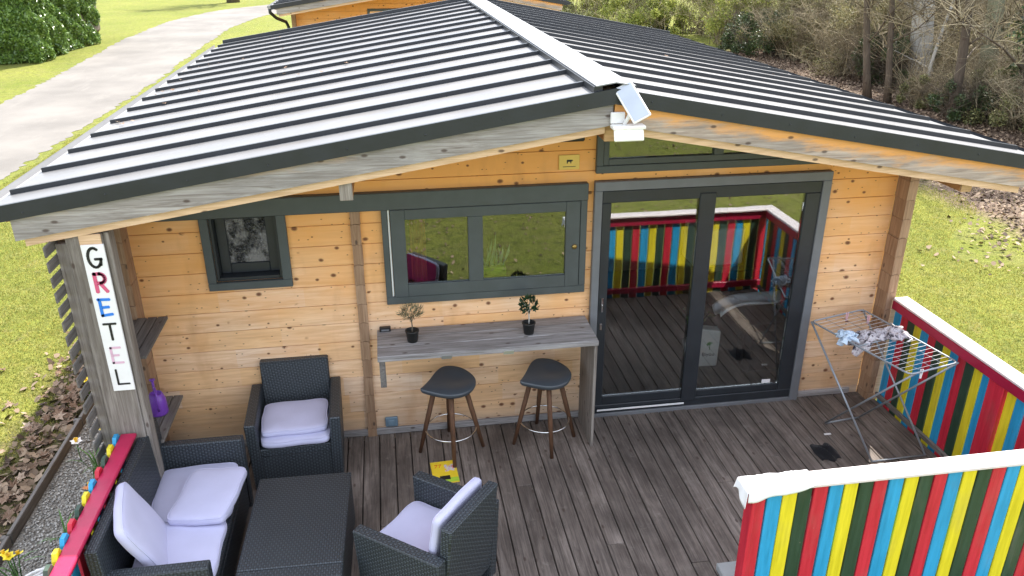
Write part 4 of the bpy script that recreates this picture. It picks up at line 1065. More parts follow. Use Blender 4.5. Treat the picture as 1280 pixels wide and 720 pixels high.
tbl = thing('wicker_table', 'low dark wicker coffee table between the sofa and the armchairs', 'table', (-.41, -1.62, 0), R(-1.5))
m = MB(); m.box((-.315, -.56, .385), (.315, .34, .425), .006); m.build('table_top', M['wicker'], tbl)
m = MB(); m.box((-.315, -.575 - .10, .385), (.315, -.5635, .423), .006); m.build('top_flap', M['wicker'], tbl)
m.bm = None
m = MB(); m.box((-.30, .31, .02), (.30, .335, .384), .005); m.build('end_panel', M['wicker'], tbl)
m = MB(); m.box((-.30, -.665, .02), (.30, -.64, .384), .005); m.build('end_panel', M['wicker'], tbl)
for sx in (-1, 1):
    m = MB(); x0, x1 = sorted((sx * .313, sx * .288)); m.box((x0, -.66, .02), (x1, .334, .384), .005); m.build('side_panel', M['wicker'], tbl)
for o in list(tbl.children): o.location.y += .17 * 0
# the table's far end must reach y = -1.08
tbl.location = (-.41, -1.425, 0)

# book on the deck
bk = thing('magazine', 'bright yellow and green magazine lying on the deck below the left stool', 'magazine', (.60, -.64, .001), R(3))
m = MB(); m.box((-.10, -.14, 0), (.10, .14, .010), .001); m.build('cover', mat_plain('yellow_cover', (.85, .60, .03), .35), bk)
m = MB(); m.box((-.098, -.1385, .0102), (.098, -.085, .0112), 0); m.build('green_band', mat_plain('green_print', (.42, .62, .05), .35), bk)
m = MB(); m.box((-.045, -.105, .0114), (.035, -.055, .0122), 0); m.build('black_band', INK, bk)
n = N('cover_picture'); o_ = n.tc.outputs['Object']
c = n.ramp(n.noise(o_, 38, 2), (.35, (.75, .15, .08)), (.5, (.55, .62, .70)), (.62, (.85, .55, .05))); n.set(c, .35); m = MB(); m.box((.005, .0, .0102), (.09, .09, .0112), 0); m.build('cover_picture', n.m, bk)
me = text_mesh('77', .06); me.materials.append(mat_plain('orange_print', (.80, .18, .02), .4)); o = bpy.data.objects.new('numerals', me); link(o, bk); o.location = (-.045, .075, .0112)

# ================================================================== SMALL THINGS ON AND BY THE CABIN
wc = thing('watering_can', 'purple plastic watering can on the lower shelf behind the corner post', 'watering can', (-1.50, -.42, .632), R(110))
m = MB(); m.lathe([(0, 0), (.062, 0), (.068, .01), (.064, .12), (.045, .17), (.040, .172), (.038, .168), (.0, .15)], 20); m.build('body', M['purple'], wc)
m = MB(); m.tube([(.055, 0, .03), (.10, 0, .08), (.135, 0, .15), (.155, 0, .20)], [.018, .013, .010, .009], 10); m.lathe([(0, -.004), (.020, 0), (.022, .008), (0, .010)], 12, (.157, 0, .20)); m.build('spout', M['purple'], wc)
m = MB(); m.tube([(-.06, 0, .05), (-.105, 0, .10), (-.10, 0, .19), (-.04, 0, .23), (.02, 0, .21), (.035, 0, .168)], .008, 8); m.build('handle', M['purple'], wc)

cl = thing('solar_lamp', 'white outdoor lamp with a small solar panel hanging at the roof apex', 'lamp', (1.80, -1.10, 2.80))
m = MB(); m.box((-.105, -.06, .005), (.105, .02, .03), .006); m.box((-.10, -.062, -.065), (.09, -.046, .0045), .006, rot=Matrix.Rotation(R(-20), 3, 'X'), piv=(0, -.05, 0)); m.build('lamp_body', M['white_plastic'], cl)
m = MB(); m.box((-.10, .02, .03), (-.01, .045, .10), .004); m.tube([(-.02, 0, .03), (0, -.01, .07), (.01, -.02, .11)], .012, 8); m.build('bracket', M['white'], cl)
rm = Matrix.Rotation(R(8), 3, 'Y') @ Matrix.Rotation(R(-50), 3, 'X')
m = MB(); m.box((-.06, -.008, -.13), (.06, .006, .13), .004); o = m.build('panel_frame', M['white'], cl); o.location = (.015, -.03, .17)
o.rotation_euler = (R(-38), R(-27), R(0))
m = MB(); m.box((-.050, -.0105, -.12), (.050, -.0085, .12), .0); m.build('solar_cell', M['screen'], o)

# drying rack
dry = thing('drying_rack', 'grey folding clothes drying rack standing beside the right railing', 'drying rack', (4.18, -.68, 0))
c0, c1, c2, c3 = Vector((3.78, -.25, .9)), Vector((4.34, -.10, .9)), Vector((4.53, -1.12, .9)), Vector((4.06, -1.21, .9))
c2 = Vector((4.535, -1.10, .9))
T = dry.location
def tb_(name, pts, r_, mat, seg=8, parent=dry): m = MB(); m.tube([Vector(p) - T for p in pts], r_, seg); return m.build(name, mat, parent)
def ringpts(cs, rad=.05):
    out = []
    for i in range(4):
        p, c, q = cs[i - 1], cs[i], cs[(i + 1) % 4]
        a = c + (p - c).normalized() * rad; b = c + (q - c).normalized() * rad
        for u in (0, .25, .5, .75, 1): out.append((1 - u) ** 2 * a + 2 * u * (1 - u) * c + u * u * b)
    return out
m = MB(); m.tube([p - T for p in ringpts([c0, c1, c2, c3])], .0075, 8, closed=True); m.build('top_frame', M['steel_tube'], dry)
for k in range(1, 20):   # wires across
    u = k / 20.
    if k in (9, 10): continue
    tb_('wire', [c0.lerp(c3, u), c1.lerp(c2, u)], .0017, M['white_tube'], 5)
for k in (1, 2, 3): tb_('long_wire', [c0.lerp(c1, k / 4) , c3.lerp(c2, k / 4)], .0017, M['steel_tube'], 5)
tb_('cross_bar', [c0.lerp(c3, .5), c1.lerp(c2, .5)], .006, M['steel_tube'])
for a, b in ((c0, (4.02, -1.05, .008)), (c1, (4.50, -1.04, .008)), (c3.lerp(c2, .12), (3.93, -.47, .008)), (c2, (4.27, -.43, .008))):
    tb_('leg', [a, b], .0085, M['steel_tube'])
tb_('foot_bar', [(3.93, -.47, .008), (4.27, -.43, .008)], .0085, M['steel_tube'])
tb_('foot_bar', [(4.02, -1.05, .010), (4.50, -1.04, .010)], .0065, M['steel_tube'])
for k in range(2):
    w3 = MB(); a = c2.lerp(c1, .38 + .02 * k)
tb_('wing_wire', [c1.lerp(c2, .30) + Vector((.01, 0, .012)), c1.lerp(c2, .62) + Vector((-.06, 0, .02)), c1.lerp(c2, .66) + Vector((-.13, .02, .012))], .004, M['white_tube'])
pg = [((4.12, -.22), 'pink clothes peg on the drying rack, nearest the wall'), ((4.27, -.30), 'pale pink clothes peg on the drying rack, nearer the railing'), ((4.17, -1.185), 'white clothes peg hanging from the front edge of the drying rack')]
for k, ((x, y), lab) in enumerate(pg):
    t = thing('clothes_peg', lab, 'peg', (x, y, .875 if k < 2 else .855), 0, 'clothes pegs on the drying rack')
    mt = mat_plain('peg_plastic', (.75, .45, .5) if k < 2 else (.8, .8, .8), .4)
    for s_ in (-1, 1):
        m = MB(); m.box((s_ * .006 - .004, -.005, -.012), (s_ * .006 + .004, .005, .068), .002, rot=Matrix.Rotation(R(s_ * 4), 3, 'Y')); m.build('jaw', mt, t)
n = N('printed_rag'); o_ = n.tc.outputs['Object']
c = n.ramp(n.noise(o_, 26, 3, .6, .8), (.36, (.05, .045, .055)), (.46, (.42, .38, .40)), (.60, (.60, .57, .58)), (.72, (.20, .05, .07))); n.bump(n.noise(o_, 30, 4), .02, .8); M['rag'] = n.set(c, .9, 0, .2)
def rag(name, label, a, b, wd, mat, seed, hang=.0, zt_=.915, amp=.035, cat='cloth'):
    rng = np.random.default_rng(seed); ph = rng.uniform(0, 6.28, 10); a = Vector(a); b = Vector(b); d = b - a; t = d.normalized(); s_ = Vector((-t.y, t.x, 0))
    m = MB()
    def fn(u, v):
        p = a + d * u; k = (v - .5) * wd * (1 + .25 * math.sin(u * 9 + ph[0]))
        z = zt_ + amp * (abs(math.sin(u * 17 + ph[1] + 3 * v)) * .7 + .5 * abs(math.sin(v * 9 + ph[2] + 5 * u))) * (1 - abs(2 * v - 1) ** 3) + .012 * math.sin(u * 40 + v * 12 + ph[3])
        q = p + s_ * (k + .015 * math.sin(u * 23 + ph[4])) + t * .02 * math.sin(v * 14 + ph[5])
        if hang and u < .3: z -= hang * (.3 - u) / .3 * (1.2 - v)
        return (q.x, q.y, z)
    m.grid(fn, 46, 20); o = m.build(name, mat, None, normals=False); tag(o, label, cat); 
    md = o.modifiers.new('solid', 'SOLIDIFY'); md.thickness = .004
    return o
rag('crumpled_cloth', 'crumpled grey patterned cloth lying on the drying rack wires', (3.93, -.62, 0), (4.40, -.60, 0), .17, M['rag'], 3, .10)
rag('white_cloth', 'small white and blue cloth draped at the left edge of the drying rack', (3.84, -.58, 0), (3.96, -.60, 0), .13, mat_fabric('pale_blue_cloth', (.55, .66, .78)), 5, .06, .918, .03)
# white cloth over the left end of the front railing
m = MB()
def drape(u, v):
    x = 2.205 + .42 * u; s_ = v * 2 - 1
    hw = .069; drop = .012 + .062 * max(0.0, 1 - u * 1.05) ** .8 + .008 * math.sin(u * 12)
    L_ = hw + drop; q = s_ * L_
    if abs(q) <= hw: yy, z = q, 1.0335 + .001 * math.sin(u * 20)
    else: yy, z = math.copysign(hw + .0035 + .004 * math.sin(u * 17 + (1 if s_ > 0 else 0)), q), 1.033 - (abs(q) - hw)
    return (x, -2.41 + yy, z)
m.grid(drape, 26, 22)
def drape_end(u, v):
    yy = -.072 + .144 * v; dr_ = (.085 + .03 * math.sin(v * 5 + 1)) * u
    return (2.205 - .006 - .012 * u + .004 * math.sin(v * 11) * u if u > 0 else 2.205, -2.41 + yy * (1 + .1 * u), 1.033 - dr_)
m.grid(drape_end, 8, 22)
bmesh.ops.remove_doubles(m.bm, verts=m.bm.verts, dist=.003)
o = m.build('white_sheet', M['white_cloth'], None, normals=False); md = o.modifiers.new('solid', 'SOLIDIFY'); md.thickness = .0025; md.offset = 1
tag(o, 'white cloth draped over the left end of the front railing cap', 'cloth')
# dark rag on the deck, scrap, slab by the opening
rng_ = np.random.default_rng(8)
m = MB(); m.grid(lambda u, v: (3.72 + (u - .5) * .20 * (1 - .3 * abs(v - .5)), -.87 + (v - .5) * .22 + .02 * math.sin(u * 9), .006 + .045 * math.sin(math.pi * u) * math.sin(math.pi * v) * (1 + .6 * math.sin(u * 14 + v * 9))), 14, 14)
tag(m.build('dark_rag', M['black_fabric'], None), 'small heap of black cloth on the deck below the drying rack', 'cloth')
m = MB(); m.box((3.84, -.635, .002), (3.90, -.615, .008), .001); tag(m.build('paper_scrap', M['white'], None), 'tiny white scrap on the deck under the drying rack', 'paper')
m = MB(); m.box((2.315, -2.34, .002), (2.62, -1.985, .055), .006); tag(m.build('paving_slab', M['concrete'], None), 'pale grey slab on the deck just behind the end of the front railing', 'slab')

# ================================================================== INSIDE THE ROOM
bgm = thing('shopping_bag', 'white shopping bag with a green palm print standing inside behind the glass door', 'bag', (3.30, .72, .001), R(-4))
m = MB(); vs = m.box((-.10, -.055, 0), (.10, .055, .40), .008)
for v in vs:
    if v.co.z > .3: v.co.x *= 1.08; v.co.z += .02 * math.sin(v.co.x * 40)
m.build('bag_body', M['white_plastic'], bgm)
m = MB()
for k in range(7):
    a = R(20 + k * 24); m.prism([(0 + .01, .235), (.01 + .035 * math.cos(a) , .245 + .035 * math.sin(a)), (.01 + .030 * math.cos(a + .35), .235 + .03 * math.sin(a + .35))], 'y', -.0575, -.0562)
m.box((.005, -.0575, .185), (.012, -.0562, .238), 0); m.build('palm_print', mat_plain('green_print_bag', (.05, .30, .06), .5), bgm)
me = text_mesh('Biyou', .055); me.materials.append(INK); o = bpy.data.objects.new('lettering', me); link(o, bgm); o.location = (.0, -.0575, .135); o.rotation_euler = (R(90), 0, 0)
hp = thing('house_plant', 'green leafy plant standing behind the white shopping bag inside', 'plant', (3.22, .92, .001))
m = MB(); m.lathe([(0, 0), (.07, 0), (.09, .16), (0, .15)], 16); m.build('pot', M['white_plastic'], hp)
m = MB(); rg = random.Random(4)
for k in range(13):
    a = rg.uniform(0, 6.28); r0 = rg.uniform(.12, .24); zz = rg.uniform(.25, .55); d = Vector((math.cos(a), math.sin(a), 0)); s_ = Vector((-d.y, d.x, 0)) * .03
    pts = [Vector((0, 0, .15)) + d * (r0 * u) + Vector((0, 0, (zz - .15) * math.sin(u * 1.9))) for u in (0, .35, .7, 1)]
    for (p, q), (wa, wb) in zip(zip(pts, pts[1:]), ((.2, 1), (1, .8), (.8, .05))): m.quad(p - s_ * wa, q - s_ * wb, q + s_ * wb, p + s_ * wa)
m.build('foliage', M['strap_leaf'], hp, normals=False)
so_ = thing('black_sofa', 'black sofa inside the room seen dimly through the right door pane', 'sofa', (3.95, 1.05, 0.001), R(-90))
m = MB(); m.box((-.55, -.42, .05), (.55, .38, .42), .05); m.build('seat', M['black_fabric'], so_)
m = MB(); m.box((-.55, .25, .40), (.55, .42, .78), .05); m.build('backrest', M['black_fabric'], so_)
for s_ in (-1, 1):
    m = MB(); x0, x1 = sorted((s_ * .55, s_ * .70)); m.box((x0, -.42, .05), (x1, .40, .56), .05); m.build('arm', M['black_fabric'], so_)
m = MB(); m.grid(lambda u, v: (3.33 + .62 * u, .55 + .22 * v + .03 * math.sin(u * 6), .60 + .16 * math.sin(u * 1.6) + .03 * math.sin(v * 7 + u * 5)), 20, 10)
o = m.build('blanket', M['white_cloth'], None); o.modifiers.new('s', 'SOLIDIFY').thickness = .02; tag(o, 'white folded blanket over the black sofa arm inside the door', 'blanket')
bt = thing('wardrobe_box', 'pale storage box behind the blanket inside the door', 'box', (3.80, 1.95, 0.0))
m = MB(); m.box((-.28, -.18, .60), (.28, .18, 1.02), .015); m.build('box_body', M['white_plastic'], bt)
m = MB(); m.box((-.30, -.20, .001), (.30, .20, .599), .01); m.build('stand', M['inside_wall'], bt)
cu = thing('orange_curtain', 'narrow orange curtain hanging inside the left end of the shutter window', 'curtain', (.50, .14, 1.2))
m = MB(); m.grid(lambda u, v: (-.05 + .12 * u, .02 * math.sin(u * 18), v * .80), 24, 3); o = m.build('curtain_cloth', M['orange'], cu); o.modifiers.new('s', 'SOLIDIFY').thickness = .003
m = MB(); m.tube([(-.12, 0, .81), (.9, 0, .81)], .008, 8); m.build('curtain_rod', M['white'], cu)
gs = thing('herb_box', 'lime green tray with white leaves on the sill inside the right shutter pane', 'planter', (1.12, .18, 1.29))
m = MB(); m.box((-.10, -.05, 0), (.10, .05, .125), .01); m.build('tray', mat_plain('lime_plastic', (.55, .85, .05), .4), gs)
m = MB(); rg = random.Random(12)
for k in range(16):
    x0 = rg.uniform(-.09, .08); t_ = rg.uniform(-.03, .05); h_ = rg.uniform(.10, .24) if k else .3
    m.quad((x0 - .008, rg.uniform(-.03, .03), .12), (x0 + .008, 0, .12), (x0 + t_ + .010, 0, .12 + h_ * .6), (x0 + t_ * 1.3, 0, .12 + h_))
m.build('foliage', mat_leaf('pale_leaves', (.35, .5, .2), (.75, .8, .7), .5), gs, normals=False)
box_obj('inner_sill', (.25, .08, 1.25), (1.80, .26, 1.288), M['inside_wall'], cabin, .004)

# ================================================================== FLOWERS
def daffodil(x, y, label, n_=1, hz=.25, name='daffodil', petal='petal_yellow', npet=6, size=.042, grp='daffodils in the gravel strip', core=True, cat='flower'):
    t = thing(name, label, cat, (x, y, G), random.uniform(0, 6), grp)
    for k in range(n_):
        rg = random.Random(int(x * 1000 + y * 77 + k)); dx, dy = rg.uniform(-.05, .05) * (k > 0), rg.uniform(-.05, .05) * (k > 0); h = hz * rg.uniform(.9, 1.1)
        st = MB(); st.tube([(dx * .3, dy * .3, 0), (dx * .7, dy * .7, h * .6), (dx, dy, h)], .004, 6); so2 = st.build('stem', M['strap_leaf'], t)
        m = MB()
        tilt = Matrix.Rotation(rg.uniform(-.6, .6), 3, 'X') @ Matrix.Rotation(rg.uniform(-.6, .6), 3, 'Y')
        for q in range(npet):
            a = 2 * math.pi * q / npet; d = Vector((math.cos(a), math.sin(a), .12)); s_ = Vector((-math.sin(a), math.cos(a), 0)) * size * (.42 if npet < 9 else .2)
            P = [Vector((0, 0, 0)), d * size * .55 + s_, d * size * 1.05 + Vector((0, 0, .003)), d * size * .55 - s_]
            m.quad(*[tilt @ p + Vector((dx, dy, h)) for p in P])
        m.build('petals', M[petal], t, normals=False)
        if core:
            m = MB(); m.lathe([(.010, 0), (.012, .018), (.017, .026), (.012, .024), (.006, .006)], 10)
            for v in m.bm.verts: v.co = tilt @ (v.co * (size / .042)) + Vector((dx, dy, h))
            m.build('trumpet', M['petal_core'], t)
    return t
daffodil(-2.73, 1.46, 'single yellow daffodil by the timber edging, farthest from the camera')
daffodil(-2.31, .53, 'yellow daffodil beside the bottom of the slatted screen')
daffodil(-2.19, .21, 'yellow daffodil close to the blue picket of the left railing')
daffodil(-2.46, -1.03, 'cluster of yellow daffodils at the lower left edge of the picture', 4)
daffodil(-2.20, -.55, 'tiny yellow dandelion low in the gravel', 1, .12, 'dandelion', 'petal_yellow', 12, .022, None, False)
daffodil(-2.16, -.30, 'orange red daisy flower with a dark centre in the gravel strip', 1, .25, 'orange_daisy', 'petal_orange', 14, .072, None, True)
daffodil(-2.50, .42, 'cream white flower over the dry leaves beside the timber edging', 1, .20, 'white_narcissus', 'white', 6, .05, None, True)
def leaf_clump(x, y, label, n_, h):
    t = thing('leaf_clump', label, 'plant', (x, y, G), 0, 'clumps of daffodil leaves in the gravel strip')
    for k in range(n_):
        m = MB(); a = random.uniform(0, 6.28); r0 = random.uniform(.05, .26); d = Vector((math.cos(a), math.sin(a), 0)); s_ = Vector((-d.y, d.x, 0)) * .007; hh = h * random.uniform(.6, 1.1)
        b0 = Vector((random.uniform(-.04, .04), random.uniform(-.04, .04), 0)); pts = [b0 + d * (r0 * u * u) + Vector((0, 0, hh * math.sin(u * 1.7))) for u in (0, .3, .6, .85, 1)]
        for (p, q), (wa, wb) in zip(zip(pts, pts[1:]), ((1, 1), (1, .9), (.9, .6), (.6, .1))): m.quad(p - s_ * wa, q - s_ * wb, q + s_ * wb, p + s_ * wa)
        m.build('leaf', M['strap_leaf'], t, normals=False)
leaf_clump(-2.26, .10, 'tuft of long green strap leaves between the two nearest flowers by the railing', 18, .32)
leaf_clump(-2.17, -.85, 'tuft of long green strap leaves near the white basket', 18, .32)
leaf_clump(-2.45, -1.05, 'sparse green strap leaves around the daffodil cluster at the edge', 8, .26)
# white twig basket planter
bs = thing('basket', 'white painted wicker basket planter at the bottom left corner', 'basket', (-2.06, -1.50, G))
m = MB()
for k in range(9):
    z = .02 + k * .030; r0 = .15 + .012 * k
    m.tube([((r0 + .006 * math.sin(q * 9 + k * 1.57)) * math.cos(q * 2 * math.pi / 48), (r0 + .006 * math.sin(q * 9 + k * 1.57)) * math.sin(q * 2 * math.pi / 48), z) for q in range(48)], .012, 6, closed=True)
m.build('woven_side', M['white'], bs)
for k in range(5):
    m = MB(); m.tube([((.262 + .008 * math.sin(q * 1.3 + k)) * math.cos(q * 2 * math.pi / 48), (.262 + .008 * math.cos(q * 1.1 + k * 2)) * math.sin(q * 2 * math.pi / 48), .285 + .012 * math.sin(q * .9 + k * 1.2)) for q in range(48)], .009, 6, closed=True); m.build('rim_twig', M['bark_pale'] if k % 2 else M['white'], bs)
m = MB(); m.lathe([(0, .2), (.225, .2), (.225, .215), (0, .225)], 24); m.build('soil', mat_plain('soil', (.04, .028, .02), .95), bs)
m = MB()
for k in range(26):
    a = random.uniform(0, 6.28); r0 = random.uniform(0, .2); c = Vector((r0 * math.cos(a), r0 * math.sin(a), .24 + random.uniform(0, .05)))
    for q in range(5):
        b = q * 1.2566; m.quad(c, c + Vector((.018 * math.cos(b - .4), .018 * math.sin(b - .4), .006)), c + Vector((.03 * math.cos(b), .03 * math.sin(b), .004)), c + Vector((.018 * math.cos(b + .4), .018 * math.sin(b + .4), .006)))
m.build('primroses', M['petal_yellow'], bs, normals=False)
# ================================================================== SECOND CABIN BEHIND
cab2 = thing('wooden_cabin', 'second pine cabin with a grey gutter pipe, standing behind the near cabin roof', 'cabin', (-.10, 14.0 - YF, 0))
_s = wallobj
H2 = [(.14, 1.5, 1.5, 2.28)]
w2o = cabin_walls(cab2, H2, 0, WALLY1, 0)
side_and_back(cab2, 0, WALLY1)
make_roof(cab2)
m = MB(); m.box((.14, -.03, 1.5), (.20, .02, 2.28), .003); m.box((1.44, -.03, 1.5), (1.5, .02, 2.28), .003); m.box((.2005, -.03, 2.22), (1.4395, .02, 2.28), .003); m.box((.2005, -.03, 1.5), (1.4395, .02, 1.56), .003)
w_ = m.build('window', M['shutter'], cab2); box_obj('pane', (.2005, 0, 1.5605), (1.4395, .006, 2.2195), M['glass'], w_, 0)
m = MB(); m.tube([(XL - .05, YF + .06, ZE - .07), (XL - .05, YF + .08, ZE - .16), (XL + .05, YF + .30, ZE - .30), (-1.80, -.12, 2.02), (-1.76, -.06, 1.90), (-1.76, -.06, G)], .038, 10); m.build('downpipe', M['anthracite'], cab2)
for x in (-1.62, 4.52):
    m = MB(); m.box((x - .05, -.14, G), (x + .05, -.002, roofz(x) - .17), .004); m.build('corner_post', M['log_end'], cab2)

# ================================================================== HEDGE, TREES, THICKET
def leaf_cloud(centers, radii, n_, size, aspect=.45, up=.3, rng=RNG, flat=None):
    """small diamond leaves scattered round clump centres"""
    centers = np.asarray(centers); radii = np.asarray(radii)
    i = rng.integers(0, len(centers), n_); d = rng.normal(size=(n_, 3)); d /= np.linalg.norm(d, axis=1)[:, None]
    r = rng.uniform(0, 1, n_) ** .45
    P = centers[i] + d * (r * radii[i])[:, None]
    t = d + rng.normal(0, .7, (n_, 3)); t[:, 2] += up; t /= np.linalg.norm(t, axis=1)[:, None]
    s_ = np.cross(t, rng.normal(size=(n_, 3))); s_ /= np.linalg.norm(s_, axis=1)[:, None]
    ln = (size * rng.uniform(.6, 1.3, n_))[:, None]
    nn = np.cross(t, s_) * ln * .12
    V = np.stack([P - t * ln * .5, P + s_ * ln * aspect * .5 + nn, P + t * ln * .5, P - s_ * ln * aspect * .5 + nn], 1).reshape(-1, 3)
    return V, np.arange(n_ * 4).reshape(-1, 4)
def twig_cloud(starts, n_, ln, rad, dirs=None, spread=.8, up=.6, rng=RNG, segs=3):
    """curved three sided twigs"""
    starts = np.asarray(starts); i = rng.integers(0, len(starts), n_); P = starts[i] + rng.normal(0, .05, (n_, 3))
    d = rng.normal(0, spread, (n_, 3)); d[:, 2] = np.abs(d[:, 2]) * .6 + up * rng.uniform(.2, 1.2, n_)
    d /= np.linalg.norm(d, axis=1)[:, None]; L_ = ln * rng.uniform(.5, 1.3, n_)
    bend = rng.normal(0, .35, (n_, 3)); bend[:, 2] -= .25
    pts = []
    for k in range(segs + 1):
        u = k / segs; pts.append(P + (d * u + bend * u * u * .6) * L_[:, None])
    pts = np.stack(pts, 1)
    s1 = np.cross(d, rng.normal(size=(n_, 3))); s1 /= np.linalg.norm(s1, axis=1)[:, None]; s2 = np.cross(d, s1)
    V = []; rr_ = np.linspace(1, .25, segs + 1) * rad
    for k in range(segs + 1):
        for a in (0, 2.094, 4.189): V.append(pts[:, k] + (s1 * math.cos(a) + s2 * math.sin(a)) * rr_[k])
    V = np.stack(V, 1); nv = 3 * (segs + 1)
    f = [(3 * k + a, 3 * k + (a + 1) % 3, 3 * (k + 1) + (a + 1) % 3, 3 * (k + 1) + a) for k in range(segs) for a in range(3)]
    F = np.array(f)[None] + (np.arange(n_) * nv)[:, None, None]
    return V.reshape(-1, 3), F.reshape(-1, 4), pts[:, -1]
M['hedge_leaf'] = mat_leaf('laurel_leaf', (.05, .115, .02), (.24, .36, .075), .3, .12, .6)
M['lime_leaf'] = mat_leaf('fresh_green_leaf', (.16, .22, .04), (.55, .56, .16), .5, .3)
M['olive_brush'] = mat_leaf('dull_brush_leaf', (.08, .085, .035), (.38, .34, .16), .6, .2)
M['ever'] = mat_leaf('evergreen_leaf', (.022, .045, .016), (.10, .15, .05), .4, .1, .5)
M['bramble'] = mat_leaf('bramble_leaf', (.055, .070, .025), (.38, .38, .16), .5, .15)
hg = thing('hedge', 'tall clipped laurel hedge at the top left of the picture', 'hedge', (-14.6, 31, G))
# hedge: box volume from x -19.5..-12.5
core = MB()
def hcore(u, v): return (-19.8 + 7.0 * u + 14.6, -4.6 + 9.0 * v, 0)
core.box((-5.2, -4.5, .05), (2.5, 3.6, 2.95), .35); core.build('stems', M['twig_dark'], hg)
nh = 150000
# surface-hugging leaves
fac = RNG.integers(0, 4, nh); hx0, hx1, hy0, hy1, hz = -5.45, 2.75, -4.75, 3.85, 3.2
X = RNG.uniform(hx0, hx1, nh); Y = RNG.uniform(hy0, hy1, nh); Z = RNG.uniform(0, 1, nh) ** .9 * hz + .03
X = np.where(fac == 0, hx1, X); Y = np.where(fac == 1, hy0, Y); Z = np.where(fac == 2, hz, Z); Y = np.where(fac == 3, hy0, Y)
X = X + np.minimum(0, 0) - .5 * np.clip((Y - 1.5) / 2, 0, 1) * (fac == 0)
bump_ = .22 * n2(X * 1.0 + Z, Y + Z * 1.3, 2.3) + .12 * n2(X + 4, Z + Y, 5.1)
dep = -np.abs(RNG.normal(0, .13, nh)) + bump_
X = X + np.where(fac == 0, dep, 0); Y = Y - np.where((fac == 1) | (fac == 3), dep, 0); Z = Z + np.where(fac == 2, dep, 0)
P = np.stack([X, Y, Z], 1)
t = RNG.normal(size=(nh, 3)); t[:, 2] += .5; t /= np.linalg.norm(t, axis=1)[:, None]
s_ = np.cross(t, RNG.normal(size=(nh, 3))); s_ /= np.linalg.norm(s_, axis=1)[:, None]; ln = RNG.uniform(.09, .17, nh)[:, None]
V = np.stack([P - t * ln * .5, P + s_ * ln * .2, P + t * ln * .5, P - s_ * ln * .2], 1).reshape(-1, 3)
np_mesh('foliage', V, np.arange(nh * 4).reshape(-1, 4), M['hedge_leaf'], hg)

def shrub(name, label, x, y, rx, ry, h, leafmat, nleaf, size, twmat, ntw, grp, twl=.7, twr=.008):
    t = thing(name, label, 'shrub', (x, y, G), 0, grp)
    nc = int(26 + rx * ry * 6)
    a = RNG.uniform(0, 6.28, nc); r = RNG.uniform(0, 1, nc) ** .5; z = RNG.uniform(.08, 1, nc)
    f = np.sqrt(np.clip(1 - (z - .2) ** 2 * .9, .05, 1))
    C = np.stack([rx * r * np.cos(a) * f, ry * r * np.sin(a) * f, z * h], 1)
    rad = RNG.uniform(.22, .50, nc) * min(1.0, h / 2.2)
    st = np.stack([rx * .7 * r * np.cos(a), ry * .7 * r * np.sin(a), np.full(nc, .0)], 1)
    V1, F1, e1 = twig_cloud(st, max(40, ntw // 10), h * .75, twr * 1.8, spread=.35, up=1.2, segs=4)
    V2, F2, _ = twig_cloud(np.concatenate([C, e1]), ntw, twl, twr * .6)
    V = np.concatenate([V1, V2]); F = np.concatenate([F1, F2 + len(V1)])
    np_mesh('branches', V, F, twmat, t)
    if nleaf:
        V, F = leaf_cloud(C, rad, nleaf, size); V[:, 2] = np.maximum(V[:, 2], .01)
        np_mesh('foliage', V, F, leafmat, t)
    return t
TG = 'shrubs in the thicket behind the cabin'
def tree(name, label, x, y, h, r0, lean, bark, ivy=None, nb=14, crown=None, grp='trees at the edge of the wood', ntw=700, seed=1):
    rg = random.Random(seed); nr = np.random.default_rng(seed)
    t = thing(name, label, 'tree', (x, y, G), 0, grp)
    m = MB(); n_ = 12; pts = []
    for k in range(n_ + 1):
        u = k / n_; pts.append(Vector((lean[0] * u * h + .10 * math.sin(u * 5 + seed), lean[1] * u * h + .08 * math.cos(u * 4 + seed), u * h)))
    pts[0] = Vector((pts[0].x, pts[0].y, -.03))
    m.tube(pts, [r0 * (1.35 if k == 0 else 1) * (1 - .75 * k / n_) for k in range(n_ + 1)], 12); m.build('trunk', bark, t)
    m = MB(); ends = []
    for k in range(nb):
        u = .12 + .85 * (k + rg.random()) / nb; i = min(int(u * n_), n_ - 1); p = pts[i].lerp(pts[i + 1], u * n_ - i)
        a = rg.uniform(0, 6.28); L_ = (1 - u * .5) * h * rg.uniform(.16, .34); d = Vector((math.cos(a), math.sin(a), rg.uniform(.2, .9))).normalized()
        q = [p]; 
        for s_ in range(1, 6):
            d = (d + Vector((rg.uniform(-.25, .25), rg.uniform(-.25, .25), rg.uniform(-.1, .18)))).normalized(); q.append(q[-1] + d * L_ / 5)
        m.tube(q, [r0 * .30 * (1 - .82 * s_ / 5) * (1 - u * .5) for s_ in range(6)], 6); ends += [tuple(v) for v in q[1:]]
    m.build('limbs', bark, t)
    V, F, _ = twig_cloud(np.array(ends), ntw, h * .13, .011, rng=nr, spread=.8, up=.4); np_mesh('twigs', V, F, M['twig'], t)
    if crown:
        V, F = leaf_cloud(np.array(ends), np.full(len(ends), crown[2]), crown[1], crown[3], rng=nr); np_mesh('crown', V, F, crown[0], t)
    if ivy:
        C = np.array([tuple(pts[i].lerp(pts[i + 1], rg.random())) for i in range(int(n_ * .75)) for _ in range(6)]); C += nr.normal(0, r0 * .6, C.shape)
        V, F = leaf_cloud(C, np.full(len(C), r0 * 1.5 + .1), ivy, .11, .8, rng=nr); np_mesh('ivy', V, F, M['ever'], t)
    return t
